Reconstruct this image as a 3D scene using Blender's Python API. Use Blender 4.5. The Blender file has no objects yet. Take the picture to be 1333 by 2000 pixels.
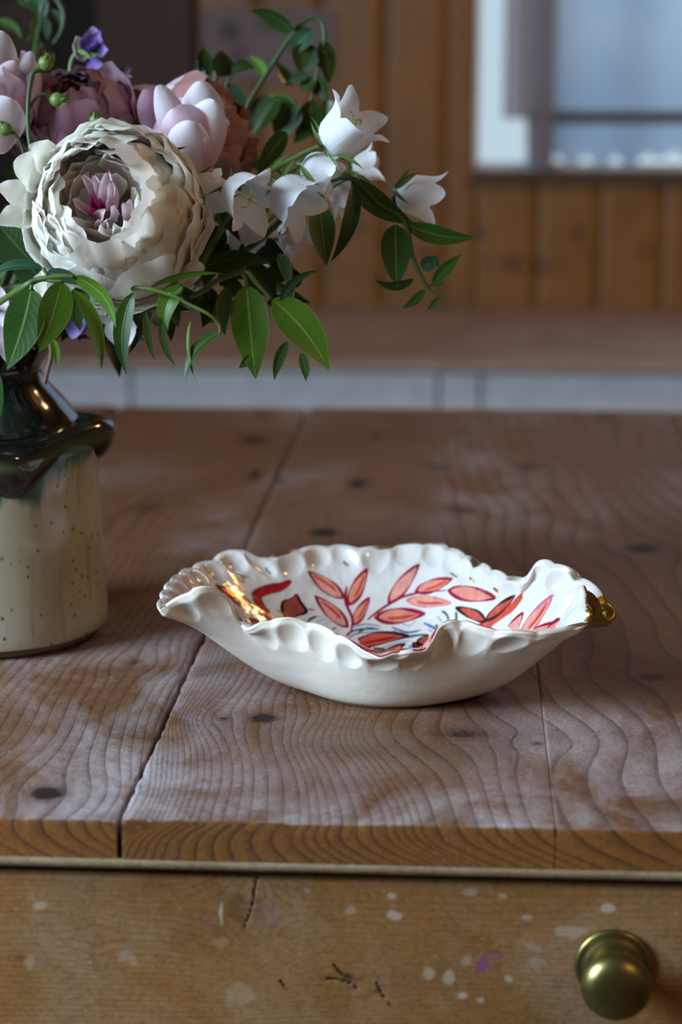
import bpy, math, random
import numpy as np
from mathutils import Vector, Matrix
random.seed(7); rng = np.random.default_rng(7)
S = bpy.context.scene
COL = S.collection
PI = math.pi
R = math.radians
# ------------------------------------------------------------------ camera
FPX = 4000.0
CAM = np.array([0.0, 0.0, 1.238])
PITCH, YAW = R(12.37), R(3.47)
cam_d = bpy.data.cameras.new('camera'); cam = bpy.data.objects.new('camera', cam_d); COL.objects.link(cam)
cam.location = CAM; cam.rotation_euler = (PI/2-PITCH, 0, YAW)
cam_d.sensor_fit = 'VERTICAL'; cam_d.sensor_height = 36.0; cam_d.lens = 72.0
cam_d.clip_start = 0.05; cam_d.clip_end = 60
cam_d.dof.use_dof = True; cam_d.dof.focus_distance = 1.075; cam_d.dof.aperture_fstop = 5.8
S.camera = cam
FW = np.array([-math.sin(YAW)*math.cos(PITCH), math.cos(YAW)*math.cos(PITCH), -math.sin(PITCH)])
RT = np.array([math.cos(YAW), math.sin(YAW), 0.0]); UP = np.cross(RT, FW)
# ------------------------------------------------------------------ world, lights, exposure
world = bpy.data.worlds.new('world'); S.world = world; world.use_nodes = True
wb = world.node_tree.nodes['Background']; wb.inputs[0].default_value = (0.60, 0.78, 0.90, 1); wb.inputs[1].default_value = 0.95
S.view_settings.view_transform = 'Standard'; S.view_settings.look = 'None'
S.view_settings.exposure = 0.0; S.view_settings.gamma = 1.0; S.view_settings.use_curve_mapping = False
S.cycles.use_denoising = True
S.cycles.max_bounces = 8; S.cycles.diffuse_bounces = 3; S.cycles.glossy_bounces = 3; S.cycles.transmission_bounces = 4; S.cycles.transparent_max_bounces = 8
S.cycles.sample_clamp_indirect = 4.0; S.cycles.caustics_reflective = False; S.cycles.caustics_refractive = False
def area(name, loc, aim, sx, sy, power, color):
    l = bpy.data.lights.new(name, 'AREA'); l.shape = 'RECTANGLE'; l.size = sx; l.size_y = sy; l.energy = power; l.color = color
    o = bpy.data.objects.new(name, l); COL.objects.link(o); o.location = loc
    o.rotation_euler = (Vector(aim)-Vector(loc)).to_track_quat('-Z', 'Y').to_euler(); return o
kl = area('daylight_left_window', (-1.64, 0.28, 1.72), (0.1, 1.05, 0.95), 0.9, 1.0, 48, (0.64, 0.83, 1.0)); kl.data.spread = R(136)
area('daylight_back_window', (0.80, 3.98, 1.75), (0.6, 1.0, 0.9), 1.2, 1.3, 21, (0.66, 0.86, 1.0))
for loc_, en_ in (((1.15, -0.25, 2.0), 17), ((0.9, 2.3, 2.25), 19)):  # rear one is an unseen fill, added to brighten the back wall
    lp = bpy.data.lights.new('unseen_warm_light', 'POINT'); lp.energy = en_; lp.color = (1.0, 0.60, 0.27); lp.shadow_soft_size = 0.07
    lo = bpy.data.objects.new('unseen_warm_light', lp); COL.objects.link(lo); lo.location = loc_
# ------------------------------------------------------------------ helpers
def P(px, py, d):   # photograph point at view depth d -> place in the room
    return CAM + d*(FW + (px-666.5)/FPX*RT - (py-1000)/FPX*UP)
def ray(px, py): return FW + (px-666.5)/FPX*RT - (py-1000)/FPX*UP
def PZ(px, py, z): r = ray(px, py); return CAM + r*(z-CAM[2])/r[2]
def PY(px, py, y): r = ray(px, py); return CAM + r*(y-CAM[1])/r[1]
def proj(v):
    q = v-CAM; d = q@FW
    return 666.5+FPX*(q@RT)/d, 1000-FPX*(q@UP)/d, d
def nrm(a): a = np.asarray(a, float); return a/max(1e-9, np.linalg.norm(a))
def tag(o, label=None, cat=None, group=None, kind=None):
    if label: o['label'] = label
    if cat: o['category'] = cat
    if group: o['group'] = group
    if kind: o['kind'] = kind
    return o
def thing(name, label, cat, loc=(0, 0, 0), group=None, kind=None):
    o = bpy.data.objects.new(name, None); COL.objects.link(o); o.location = tuple(loc); o.empty_display_size = .02
    return tag(o, label, cat, group, kind)
def origin(o):
    v = Vector((0, 0, 0))
    while o: v = v+o.location; o = o.parent
    return np.array(v)
def mesh(name, V, F, mat, parent=None, smooth=True, uv=None, attrs=None, cols=None, at=None):
    V = np.asarray(V, float).reshape(-1, 3)
    org = origin(parent) if parent is not None else np.zeros(3)
    loc = np.zeros(3)
    if at is not None: loc = np.asarray(at, float)-org
    m = bpy.data.meshes.new(name)
    m.from_pydata((V-org-loc).tolist(), [], F if isinstance(F, list) else F.tolist())
    if smooth: m.polygons.foreach_set('use_smooth', [True]*len(m.polygons))
    if uv is not None:
        l = m.uv_layers.new(name='UVMap'); vi = np.zeros(len(m.loops), int); m.loops.foreach_get('vertex_index', vi)
        l.data.foreach_set('uv', np.asarray(uv, float)[vi].ravel())
    for k, a in (attrs or {}).items():
        at_ = m.attributes.new(k, 'FLOAT', 'POINT'); at_.data.foreach_set('value', np.asarray(a, float).ravel())
    for k, a in (cols or {}).items():
        at_ = m.attributes.new(k, 'FLOAT_COLOR', 'POINT'); a = np.asarray(a, float).reshape(-1, 3)
        at_.data.foreach_set('color', np.hstack([a, np.ones((len(a), 1))]).ravel())
    m.materials.append(mat); m.update()
    o = bpy.data.objects.new(name, m); COL.objects.link(o); o.location = tuple(loc)
    if parent is not None: o.parent = parent
    return o
def gridF(nu, nv, closeu=False):   # vertex index = i*nv + j
    i = np.arange(nu if closeu else nu-1)[:, None]; j = np.arange(nv-1)[None, :]; i2 = (i+1) % nu
    return np.stack([i*nv+j, i2*nv+j, i2*nv+j+1, i*nv+j+1], -1).reshape(-1, 4)
def boxVF(x0, x1, y0, y1, z0, z1, b=0.0):
    if b <= 0:
        V = [(x, y, z) for x in (x0, x1) for y in (y0, y1) for z in (z0, z1)]
        return V, [[0, 1, 3, 2], [4, 6, 7, 5], [0, 4, 5, 1], [2, 3, 7, 6], [0, 2, 6, 4], [1, 5, 7, 3]]
    import bmesh
    bm = bmesh.new(); bmesh.ops.create_cube(bm, size=1)
    for v in bm.verts:
        v.co = Vector(((x0+x1)/2+v.co.x*(x1-x0), (y0+y1)/2+v.co.y*(y1-y0), (z0+z1)/2+v.co.z*(z1-z0)))
    bmesh.ops.bevel(bm, geom=list(bm.edges), offset=b, segments=2, affect='EDGES', profile=.5)
    bm.verts.index_update(); V = [tuple(v.co) for v in bm.verts]; F = [[v.index for v in f.verts] for f in bm.faces]; bm.free(); return V, F
def box(name, x0, x1, y0, y1, z0, z1, mat, parent=None, b=0.0, smooth=False):
    V, F = boxVF(x0, x1, y0, y1, z0, z1, b); return mesh(name, V, F, mat, parent, smooth)
def join(parts):
    V = []; F = []; n = 0
    for v, f in parts:
        v = np.asarray(v, float).reshape(-1, 3); V.append(v)
        F += [[i+n for i in q] for q in (f if isinstance(f, list) else f.tolist())]; n += len(v)
    return np.vstack(V), F
def tubeVF(pts, rad, n=8):
    pts = [np.asarray(p, float) for p in pts]; m = len(pts); rad = [rad]*m if np.isscalar(rad) else list(rad)
    V = []; prev = None
    for k in range(m):
        t = nrm(pts[min(k+1, m-1)]-pts[max(k-1, 0)])
        a = np.cross(t, [0, 0, 1.0] if prev is None and abs(t[2]) < .9 else ([1.0, 0, 0] if prev is None else prev)); 
        if np.linalg.norm(a) < 1e-5: a = np.cross(t, [0.3, 1, 0])
        a = nrm(a); bb = np.cross(t, a); prev = -bb if prev is None else prev
        prev = nrm(np.cross(a, t))
        for q in range(n):
            an = 2*PI*q/n; V.append(pts[k]+rad[k]*(math.cos(an)*a+math.sin(an)*bb))
    F = [[k*n+q, k*n+(q+1) % n, (k+1)*n+(q+1) % n, (k+1)*n+q] for k in range(m-1) for q in range(n)]
    F += [list(range(n))[::-1], [(m-1)*n+q for q in range(n)]]
    return np.array(V), F
def spline(pts, k=6, closed=False):
    pts = np.asarray(pts, float); n = len(pts); out = []
    rngi = range(n) if closed else range(n-1)
    for i in rngi:
        p0, p1, p2, p3 = [pts[(i+j) % n] if closed else pts[min(max(i+j, 0), n-1)] for j in (-1, 0, 1, 2)]
        for q in range(k):
            t = q/k; out.append(.5*((2*p1)+(-p0+p2)*t+(2*p0-5*p1+4*p2-p3)*t*t+(-p0+3*p1-3*p2+p3)*t**3))
    if not closed: out.append(pts[-1])
    return np.array(out)
_perm = rng.random((64, 64))
def vnoise(x, y):   # smooth 2-D value noise in -1..1
    x = np.asarray(x, float); y = np.asarray(y, float)
    xi = np.floor(x).astype(int); yi = np.floor(y).astype(int); fx = x-xi; fy = y-yi
    fx = fx*fx*(3-2*fx); fy = fy*fy*(3-2*fy); g = lambda a, b: _perm[a % 64, b % 64]
    return 2*((g(xi, yi)*(1-fx)+g(xi+1, yi)*fx)*(1-fy)+(g(xi, yi+1)*(1-fx)+g(xi+1, yi+1)*fx)*fy)-1
def lathe(prof, cx, cy, n=64, mod=None):
    a = np.arange(n)*2*PI/n; V = np.zeros((n, len(prof), 3))
    for j, (r, z) in enumerate(prof):
        V[:, j, 0] = cx+r*np.cos(a); V[:, j, 1] = cy+r*np.sin(a); V[:, j, 2] = z
    if mod is not None: V = mod(V, a)
    return V.reshape(-1, 3), gridF(n, len(prof), True)
# ------------------------------------------------------------------ materials
class N:
    def __init__(s, name):
        s.m = bpy.data.materials.new(name); s.m.use_nodes = True; s.t = s.m.node_tree; s.b = s.t.nodes['Principled BSDF']; s.out = s.t.nodes['Material Output']
    def new(s, ty, **kw):
        n = s.t.nodes.new(ty)
        for k, v in kw.items(): setattr(n, k, v)
        return n
    def link(s, a, b): s.t.links.new(a, b)
    def val(s, x, sock):
        if hasattr(x, 'is_linked') or isinstance(x, bpy.types.NodeSocket): s.link(x, sock)
        else: sock.default_value = x
    def attr(s, name, fac=True):
        n = s.new('ShaderNodeAttribute', attribute_name=name); return n.outputs['Fac'] if fac else n.outputs['Color']
    def coord(s, k='Object'): return s.new('ShaderNodeTexCoord').outputs[k]
    def mapn(s, vec, sc=(1, 1, 1), loc=(0, 0, 0)):
        n = s.new('ShaderNodeMapping'); s.link(vec, n.inputs[0]); n.inputs['Scale'].default_value = sc; n.inputs['Location'].default_value = loc; return n.outputs[0]
    def noise(s, vec, scale=5, detail=3, rough=.5, dist=0):
        n = s.new('ShaderNodeTexNoise'); s.link(vec, n.inputs['Vector']); n.inputs['Scale'].default_value = scale; n.inputs['Detail'].default_value = detail
        n.inputs['Roughness'].default_value = rough; n.inputs['Distortion'].default_value = dist; return n.outputs['Fac']
    def vor(s, vec, scale):
        n = s.new('ShaderNodeTexVoronoi'); s.link(vec, n.inputs['Vector']); n.inputs['Scale'].default_value = scale; return n.outputs['Distance']
    def math(s, op, a, b=0.0, c=0.0, clamp=False):
        n = s.new('ShaderNodeMath', operation=op, use_clamp=clamp); s.val(a, n.inputs[0]); s.val(b, n.inputs[1])
        if op in ('MULTIPLY_ADD',): s.val(c, n.inputs[2])
        return n.outputs[0]
    def ramp(s, f, stops, interp='LINEAR'):
        n = s.new('ShaderNodeValToRGB'); s.val(f, n.inputs[0]); r = n.color_ramp; r.interpolation = interp
        while len(r.elements) < len(stops): r.elements.new(.5)
        for e, (p, c) in zip(r.elements, stops):
            e.position = p; e.color = (c, c, c, 1) if np.isscalar(c) else (*c, 1)
        return n.outputs[0]
    def mix(s, f, a, b, mode='MIX'):
        n = s.new('ShaderNodeMix', data_type='RGBA', blend_type=mode); s.val(f, n.inputs[0])
        for x, k in ((a, 6), (b, 7)):
            if isinstance(x, (tuple, list)): n.inputs[k].default_value = (*x, 1)
            else: s.link(x, n.inputs[k])
        return n.outputs[2]
    def bump(s, h, strength=.3, dist=.001, prev=None):
        n = s.new('ShaderNodeBump'); s.link(h, n.inputs['Height']); n.inputs['Strength'].default_value = strength; n.inputs['Distance'].default_value = dist
        if prev is not None: s.link(prev, n.inputs['Normal'])
        return n.outputs[0]
    def set(s, color=None, rough=None, normal=None, **kw):
        if color is not None:
            if isinstance(color, (tuple, list)): s.b.inputs['Base Color'].default_value = (*color, 1)
            else: s.link(color, s.b.inputs['Base Color'])
        if rough is not None: s.val(rough, s.b.inputs['Roughness'])
        if normal is not None: s.link(normal, s.b.inputs['Normal'])
        for k, v in kw.items():
            s.val(v, s.b.inputs[k.replace('_', ' ')])
        return s.m
    def translucent(s, color, f=.3):
        tr = s.new('ShaderNodeBsdfTranslucent'); mx = s.new('ShaderNodeMixShader'); mx.inputs[0].default_value = f
        if isinstance(color, (tuple, list)): tr.inputs[0].default_value = (*color, 1)
        else: s.link(color, tr.inputs[0])
        s.link(s.b.outputs[0], mx.inputs[1]); s.link(tr.outputs[0], mx.inputs[2]); s.link(mx.outputs[0], s.out.inputs[0]); return s.m
def wood_mat(name, early, late, wear_sheen, wearamt=(.45, .62), rough=.55, linestr=.62, gs=(90, 6, 90), knotc=(.020, .008, .008), spec=.5, bumps=.5, blotch=.5, pits=0):
    n = N(name); co = n.coord(); fr = n.math('FRACT', n.attr('phi'))
    line = n.ramp(fr, [(0, 0.0), (.45, .06), (.80, .45), (.93, 1.0), (.985, .8), (1, 0)])
    grain = n.noise(n.mapn(co, gs), 8, 4, .6); fine = n.noise(n.mapn(co, tuple(g*4 for g in gs)), 10, 3, .6)
    big = n.noise(co, 7, 4, .6, .5); patch = n.noise(n.mapn(co, (1.0, .6, 1.0)), 15, 6, .66, .6)
    c = n.mix(n.ramp(big, [(.35, 0), (.7, 1)]), early, tuple(e*(1-blotch*.45) for e in early))
    c = n.mix(n.math('MULTIPLY', n.ramp(grain, [(.3, 0), (.75, 1)]), .45), c, tuple(e*.55 for e in early))
    w = n.math('MULTIPLY', n.ramp(patch, [(wearamt[0], 0), (wearamt[1], 1)]), n.attr('wear_sheen'))
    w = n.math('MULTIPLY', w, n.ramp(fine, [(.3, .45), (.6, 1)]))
    c = n.mix(n.math('MULTIPLY', w, .8), c, wear_sheen)
    lf = n.math('MULTIPLY', n.math('MULTIPLY', line, n.ramp(n.noise(co, 30, 3), [(.3, .55), (.6, 1)])), linestr)
    c = n.mix(lf, c, late)
    sp = n.vor(co, 210); spk = n.ramp(sp, [(.0, 1), (.10, .7), (.16, 0)])
    sel = n.ramp(n.noise(co, 45, 2), [(.52, 0), (.62, 1)])
    c = n.mix(n.math('MULTIPLY', n.math('MULTIPLY', spk, sel), .6), c, tuple(min(1, w_*1.25) for w_ in wear_sheen))
    grit = n.noise(n.mapn(co, (1.0, .55, 1.0)), 420, 3, .7); c = n.mix(1.0, c, n.ramp(grit, [(.30, .70), (.5, .97), (.70, 1.12)]), 'MULTIPLY')
    if pits:
        pv = n.ramp(n.vor(co, 260), [(.10, 1), (.2, 0)]); c = n.mix(n.math('MULTIPLY', n.math('MULTIPLY', pv, n.ramp(n.noise(co, 40, 2), [(.5, 0), (.6, 1)])), pits), c, late)
    kn0 = n.attr('knot'); kn = n.math('MULTIPLY', kn0, n.ramp(n.noise(co, 320, 4, .7), [(.3, .72), (.65, 1.12)])); c = n.mix(n.ramp(kn, [(.10, 0), (.38, .35), (.62, .97)]), c, knotc)
    c = n.mix(n.attr('tint'), c, (.24, .05, .20))
    c = n.mix(n.attr('pale'), c, (.56, .48, .38))
    h = n.math('ADD', n.math('MULTIPLY', line, -.30), n.math('MULTIPLY', fine, .60)); h = n.math('ADD', h, n.math('MULTIPLY', kn, -.5))
    h = n.math('ADD', h, n.math('MULTIPLY', patch, .8))
    return n.set(c, n.ramp(fine, [(.3, rough-.08), (.7, rough+.12)]), n.bump(h, bumps, .0012), Specular_IOR_Level=spec)
M = {}
M['table'] = wood_mat('worn_pine_top', (.225, .104, .048), (.042, .015, .008), (.50, .455, .49), wearamt=(.40, .62), rough=.52, spec=.22)  # lavender tone is worn wood plus a cool sheen put into the colour
M['endgrain'] = wood_mat('pine_end_grain', (.31, .118, .018), (.035, .011, .004), (.36, .25, .13), wearamt=(.55, .75), gs=(60, 60, 60), linestr=.85, pits=.8, rough=.6, spec=.25, bumps=1.0)
M['drawer'] = wood_mat('aged_pine_front', (.36, .178, .056), (.15, .055, .014), (.42, .28, .19), wearamt=(.45, .72), gs=(6, 90, 90), rough=.5, linestr=.5, spec=.3, bumps=.3, blotch=.8)
M['rail'] = wood_mat('pale_pine_rail', (.34, .24, .135), (.14, .07, .03), (.42, .34, .24), gs=(6, 60, 60), rough=.6, spec=.25, linestr=.6)
M['wallwood'] = wood_mat('varnished_pine_wall', (.36, .168, .042), (.24, .095, .022), (.37, .185, .06), gs=(60, 60, 5), rough=.42, linestr=.4, knotc=(.06, .02, .008), bumps=.12, blotch=.9)
M['counter'] = wood_mat('counter_wood', (.50, .32, .25), (.30, .17, .12), (.56, .40, .34), gs=(5, 60, 60), rough=.45, linestr=.3)
def plain(name, c, rough=.5, **kw):
    n = N(name); f = n.noise(n.coord(), 25, 4); return n.set(n.mix(n.ramp(f, [(.3, 0), (.7, 1)]), c, tuple(x*.82 for x in c)), rough, **kw)
M['white'] = plain('white_painted_wood', (.62, .64, .68), .4)
M['winframe'] = plain('white_window_frame', (.82, .85, .88), .4)
M['dark'] = plain('dark_brown_stained_wood', (.016, .008, .004), .7)
M['frame'] = plain('brown_door_frame', (.060, .026, .010), .6)
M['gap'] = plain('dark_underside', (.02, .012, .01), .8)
M['plaster'] = plain('warm_plaster', (.20, .14, .09), .9)
M['floor'] = plain('floor_boards', (.12, .07, .04), .6)
M['card'] = plain('grey_mauve_card', (.24, .20, .22), .8)
M['cardspot'] = plain('grey_card_print', (.12, .10, .11), .8)
n = N('window_glass'); tb = n.new('ShaderNodeBsdfTransparent'); gb = n.new('ShaderNodeBsdfGlossy'); gb.inputs['Roughness'].default_value = .02; mx = n.new('ShaderNodeMixShader'); mx.inputs[0].default_value = .06
n.link(tb.outputs[0], mx.inputs[1]); n.link(gb.outputs[0], mx.inputs[2]); n.link(mx.outputs[0], n.out.inputs[0]); M['glass'] = n.m
n = N('linen_blind'); wv = n.noise(n.mapn(n.coord(), (1, 1, 1)), 5, 3, .5); c = n.mix(n.ramp(wv, [(.35, 0), (.65, 1)]), (.30, .35, .42), (.24, .30, .39)); n.set(c, .9); M['blind'] = n.translucent(c, .45)
n = N('grey_curtain'); n.set((.36, .32, .34), .9); M['curtain'] = n.translucent((.36, .32, .35), .4)
M['hem'] = plain('brown_blind_rod', (.10, .07, .06), .8)
n = N('aged_brass'); co = n.coord(); f = n.noise(co, 90, 5, .6); sp = n.vor(co, 420); sel = n.ramp(n.noise(co, 70, 2), [(.50, 0), (.58, 1)])
pit = n.math('MULTIPLY', n.ramp(sp, [(.12, 1), (.22, 0)]), sel)
c = n.mix(n.ramp(f, [(.35, 0), (.7, 1)]), (.30, .245, .085), (.17, .15, .055)); c = n.mix(pit, c, (.03, .03, .012))
M['brass'] = n.set(c, n.ramp(f, [(.3, .27), (.7, .42)]), n.bump(n.math('MULTIPLY', pit, -1), .3, .0004), Metallic=.95)
# glazed porcelain bowl: painted colours, gold lustre and painted-in lamp glints live in mesh attributes
n = N('painted_porcelain'); g = n.attr('gold'); f = n.noise(n.coord(), 75, 2)
c = n.mix(g, n.attr('paint', False), (.36, .225, .055))
M['bowl_in'] = n.set(c, n.mix(g, (.16, .16, .16), (.36, .36, .36)), n.bump(f, .32, .004), Metallic=g, Coat_Weight=.15, Coat_Roughness=.06)
n = N('satin_porcelain_outside'); co = n.coord(); f = n.noise(co, 240, 3); f2 = n.noise(n.mapn(co, (1, 1, 4)), 30, 4)
c = n.mix(n.ramp(f2, [(.3, 0), (.7, 1)]), (.80, .745, .67), (.71, .65, .56)); h = n.math('ADD', f, n.math('MULTIPLY', f2, 1.5))
c = n.mix(n.attr('gold'), c, (.19, .12, .035))
M['bowl_out'] = n.set(c, .5, n.bump(h, .16, .0008), Specular_IOR_Level=.4)
# stoneware vase
n = N('speckled_cream_glaze'); co = n.coord(); f = n.noise(n.mapn(co, (1, 1, .35)), 26, 4)
c = n.mix(n.ramp(f, [(.3, 0), (.7, 1)]), (.48, .47, .38), (.38, .33, .21))
sp = n.vor(n.mapn(co, (1, 1, .7)), 190); sel = n.ramp(n.noise(co, 60, 1), [(.42, 0), (.5, 1)]); pit = n.math('MULTIPLY', n.ramp(sp, [(.11, 1), (.2, 0)]), sel)
st = n.noise(n.mapn(co, (120, 120, 9)), 1.5, 2); streak = n.math('MULTIPLY', n.ramp(st, [(.6, 0), (.72, .5)]), 1.0)
c = n.mix(streak, c, (.20, .16, .08))
drip = n.attr('drip'); dn = n.noise(n.mapn(co, (45, 45, 9)), 1.2, 3, .6)
dm = n.ramp(n.math('ADD', drip, n.math('MULTIPLY', n.math('SUBTRACT', dn, .5), 1.1)), [(.42, 0), (.60, 1)])
dm2 = n.ramp(n.math('ADD', drip, n.math('MULTIPLY', n.math('SUBTRACT', dn, .5), .7)), [(.75, 0), (1.0, 1)])
c = n.mix(dm, c, (.055, .145, .115)); c = n.mix(dm2, c, (.010, .016, .013)); c = n.mix(pit, c, (.03, .022, .015))
M['vase'] = n.set(c, .20, n.bump(n.math('ADD', f, n.math('MULTIPLY', pit, -.6)), .10, .001), Coat_Weight=.3, Coat_Roughness=.08)
n = N('black_green_glaze'); co = n.coord(); f = n.noise(co, 30, 4); e = n.attr('edge')
c = n.mix(n.ramp(f, [(.45, 0), (.65, 1)]), (.006, .007, .006), (.014, .030, .018)); c = n.mix(n.math('MULTIPLY', e, .55), c, (.10, .13, .05))
M['glaze'] = n.set(c, .10, n.bump(f, .15, .002), Coat_Weight=.6, Coat_Roughness=.04)
M['clay'] = plain('bare_stoneware_foot', (.16, .105, .065), .85)
# plants
def leaf_mat(name, c1, c2, vein, tr=.22, rough=.35):
    n = N(name); uv = n.new('ShaderNodeUVMap').outputs[0]; sx = n.new('ShaderNodeSeparateXYZ'); n.link(uv, sx.inputs[0])
    d = n.math('ABSOLUTE', n.math('SUBTRACT', sx.outputs[0], .5))
    mid = n.ramp(d, [(0, 1), (.018, .9), (.04, 0)]); ed = n.ramp(d, [(.47, 0), (.495, .7)])
    sv = n.math('FRACT', n.math('MULTIPLY', n.math('SUBTRACT', sx.outputs[1], n.math('MULTIPLY', d, .55)), 9)); svl = n.ramp(sv, [(0, .28), (.05, 0), (.95, 0), (1, .28)])
    f = n.noise(n.coord(), 60, 3); c = n.mix(n.ramp(f, [(.3, 0), (.7, 1)]), c1, c2)
    lt = n.math('MAXIMUM', n.math('MAXIMUM', mid, ed), svl); c = n.mix(lt, c, vein)
    n.set(c, rough, n.bump(n.math('ADD', svl, mid), .25, -.0006), Specular_IOR_Level=.35); return n.translucent(n.mix(.5, c, vein), tr)
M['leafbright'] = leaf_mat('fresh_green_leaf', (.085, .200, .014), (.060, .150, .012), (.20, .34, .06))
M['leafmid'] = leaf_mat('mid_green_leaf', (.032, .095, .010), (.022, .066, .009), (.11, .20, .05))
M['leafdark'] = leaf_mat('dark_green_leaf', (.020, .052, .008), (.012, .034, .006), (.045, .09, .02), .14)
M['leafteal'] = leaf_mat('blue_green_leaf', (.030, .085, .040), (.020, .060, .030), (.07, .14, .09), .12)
M['stem'] = plain('green_stem', (.085, .155, .03), .5)
M['stemdark'] = plain('dark_green_stem', (.035, .08, .02), .5)
M['bud'] = plain('green_bud', (.12, .20, .035), .5)
def petal_mat(name, basec, edgec, tr=.3, p0=.55, p1=.95, rim=None):
    n = N(name); uv = n.new('ShaderNodeUVMap').outputs[0]; sx = n.new('ShaderNodeSeparateXYZ'); n.link(uv, sx.inputs[0])
    c = n.mix(n.ramp(sx.outputs[1], [(p0, 0), (p1, 1)]), basec, edgec)
    if rim is not None: 
        d = n.math('ABSOLUTE', n.math('SUBTRACT', sx.outputs[0], .5)); m = n.math('MAXIMUM', n.ramp(sx.outputs[1], [(.93, 0), (.965, 1)]), n.ramp(d, [(.44, 0), (.48, 1)]))
        c = n.mix(m, c, rim)
    st = n.noise(n.mapn(uv, (26, 1.6, 1)), 1.6, 3, .5); c = n.mix(n.math('MULTIPLY', n.ramp(st, [(.35, 0), (.7, 1)]), .16), c, tuple(x*.72 for x in basec))
    n.set(c, .55, n.bump(st, .18, .0012), Specular_IOR_Level=.25); return n.translucent(c, tr)
M['peony'] = petal_mat('cream_white_petal', (.92, .88, .76), (.94, .93, .88), .42)
M['peonyblush'] = petal_mat('blush_inner_petal', (.93, .82, .72), (.94, .90, .83), .5)
M['petaloid'] = petal_mat('magenta_edged_petal', (.60, .12, .25), (.88, .74, .77), .25, .02, .35, (.34, .01, .12))
M['magenta'] = petal_mat('magenta_petal', (.28, .005, .06), (.55, .03, .20), .2)
M['mauve'] = petal_mat('mauve_rose_petal', (.24, .085, .125), (.37, .19, .25), .25)
M['mauvelight'] = petal_mat('lilac_rose_petal', (.34, .19, .26), (.50, .34, .44), .3)
M['pink'] = petal_mat('pale_pink_petal', (.62, .36, .44), (.78, .66, .76), .3)
M['tan'] = petal_mat('dusky_pink_petal', (.42, .19, .18), (.52, .29, .27), .3)
M['palewhite'] = petal_mat('blush_white_petal', (.70, .52, .60), (.80, .78, .86), .3, .3, .8)
M['violet'] = petal_mat('violet_petal', (.16, .10, .38), (.38, .28, .60), .3)
M['bell'] = petal_mat('white_bell_petal', (.80, .84, .84), (.86, .88, .92), .35, .1, .5)
M['style'] = plain('yellow_green_style', (.55, .60, .22), .5)
# ------------------------------------------------------------------ room shell
TZ = .90                                   # table top height
YW = 3.72                                  # back wall
XL, XR, YB, ZC = -1.75, 2.1, -1.5, 2.5
tag(box('floor', XL-.1, XR+.1, YB-.1, YW+.6, -.05, 0, M['floor']), kind='structure')
tag(box('ceiling', XL-.1, XR+.1, YB-.1, YW+.1, ZC, ZC+.05, M['plaster']), kind='structure')
tag(box('wall_right', XR, XR+.08, YB, YW, 0, ZC, M['plaster']), kind='structure')
tag(box('wall_front', XL-.08, XR+.08, YB-.08, YB, 0, ZC, M['plaster']), kind='structure')
def wall_with_hole_x(name, x0, x1, ya, yb, y0, y1, z0, z1):
    V, F = join([boxVF(x0, x1, ya, y0, 0, ZC), boxVF(x0, x1, y1, yb, 0, ZC), boxVF(x0, x1, y0, y1, 0, z0), boxVF(x0, x1, y0, y1, z1, ZC)])
    return tag(mesh(name, V, F, M['plaster'], smooth=False), kind='structure')
wall_with_hole_x('wall_left', XL-.08, XL, YB, YW, -.22, .78, 1.2, 2.3)
w2 = thing('window_2', None, None, (XL-.04, .28, 1.2), kind='structure')
V, F = join([boxVF(XL-.07, XL-.01, -.22, -.17, 1.2, 2.3), boxVF(XL-.07, XL-.01, .73, .78, 1.2, 2.3), boxVF(XL-.07, XL-.01, -.17, .73, 1.2, 1.25), boxVF(XL-.07, XL-.01, -.17, .73, 2.25, 2.3)])
mesh('window_frame', V, F, M['winframe'], w2, False); box('pane', XL-.045, XL-.04, -.17, .73, 1.25, 2.25, M['glass'], w2)

# back wall with vertical pine boards round the window
WX0 = PY(928, 300, YW)[0]; WZ0 = PY(930, 330, YW)[2]; WX1 = WX0+1.15; WZ1 = 2.25
DX1 = PY(196, 100, YW)[0]; DX2 = PY(382, 100, YW)[0]   # dark doorway edge, brown frame edge
def knots_field(X, Y, ks):
    k = np.zeros_like(X); dxs = np.zeros_like(X)
    for (kx, ky, a, b, s) in ks:
        d2 = ((X-kx)/a)**2+((Y-ky)/b)**2
        k = np.maximum(k, s*np.exp(-d2*.8)); ww = np.exp(-(((X-kx)/(a*4.5))**2+((Y-ky)/(b*5))**2))
        dxs += -ww*(X-kx)*.75
    return k, dxs
wk = [(940, 455, .016, .016), (1130, 457, .016, .018), (1003, 516, .020, .020), (1052, 521, .020, .020), (950, 508, .012, .016), (1258, 492, .014, .014), (832, 498, .016, .018), (1100, 510, .010, .010), (700, 440, .014, .014)]
wks = []
for kx, ky, a, b in wk:
    q = PY(kx, ky, YW); wks.append((q[0], q[2], a, b, .62 if a > .013 else .4))
wb_ = thing('wall_back', None, None, (0, YW, 0), kind='structure')
V, F = join([boxVF(XL-.08, DX1-.75, YW+.02, YW+.10, 0, ZC), boxVF(DX1, WX0, YW+.02, YW+.10, 0, ZC), boxVF(WX1, XR+.08, YW+.02, YW+.10, 0, ZC), boxVF(WX0, WX1, YW+.02, YW+.10, 0, WZ0), boxVF(WX0, WX1, YW+.02, YW+.10, WZ1, ZC), boxVF(DX1-.75, DX1, YW+.02, YW+.10, 2.1, ZC)])
mesh('wall_core', V, F, M['plaster'], wb_, False)
bw = .112; x = DX2; bi = 0
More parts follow.
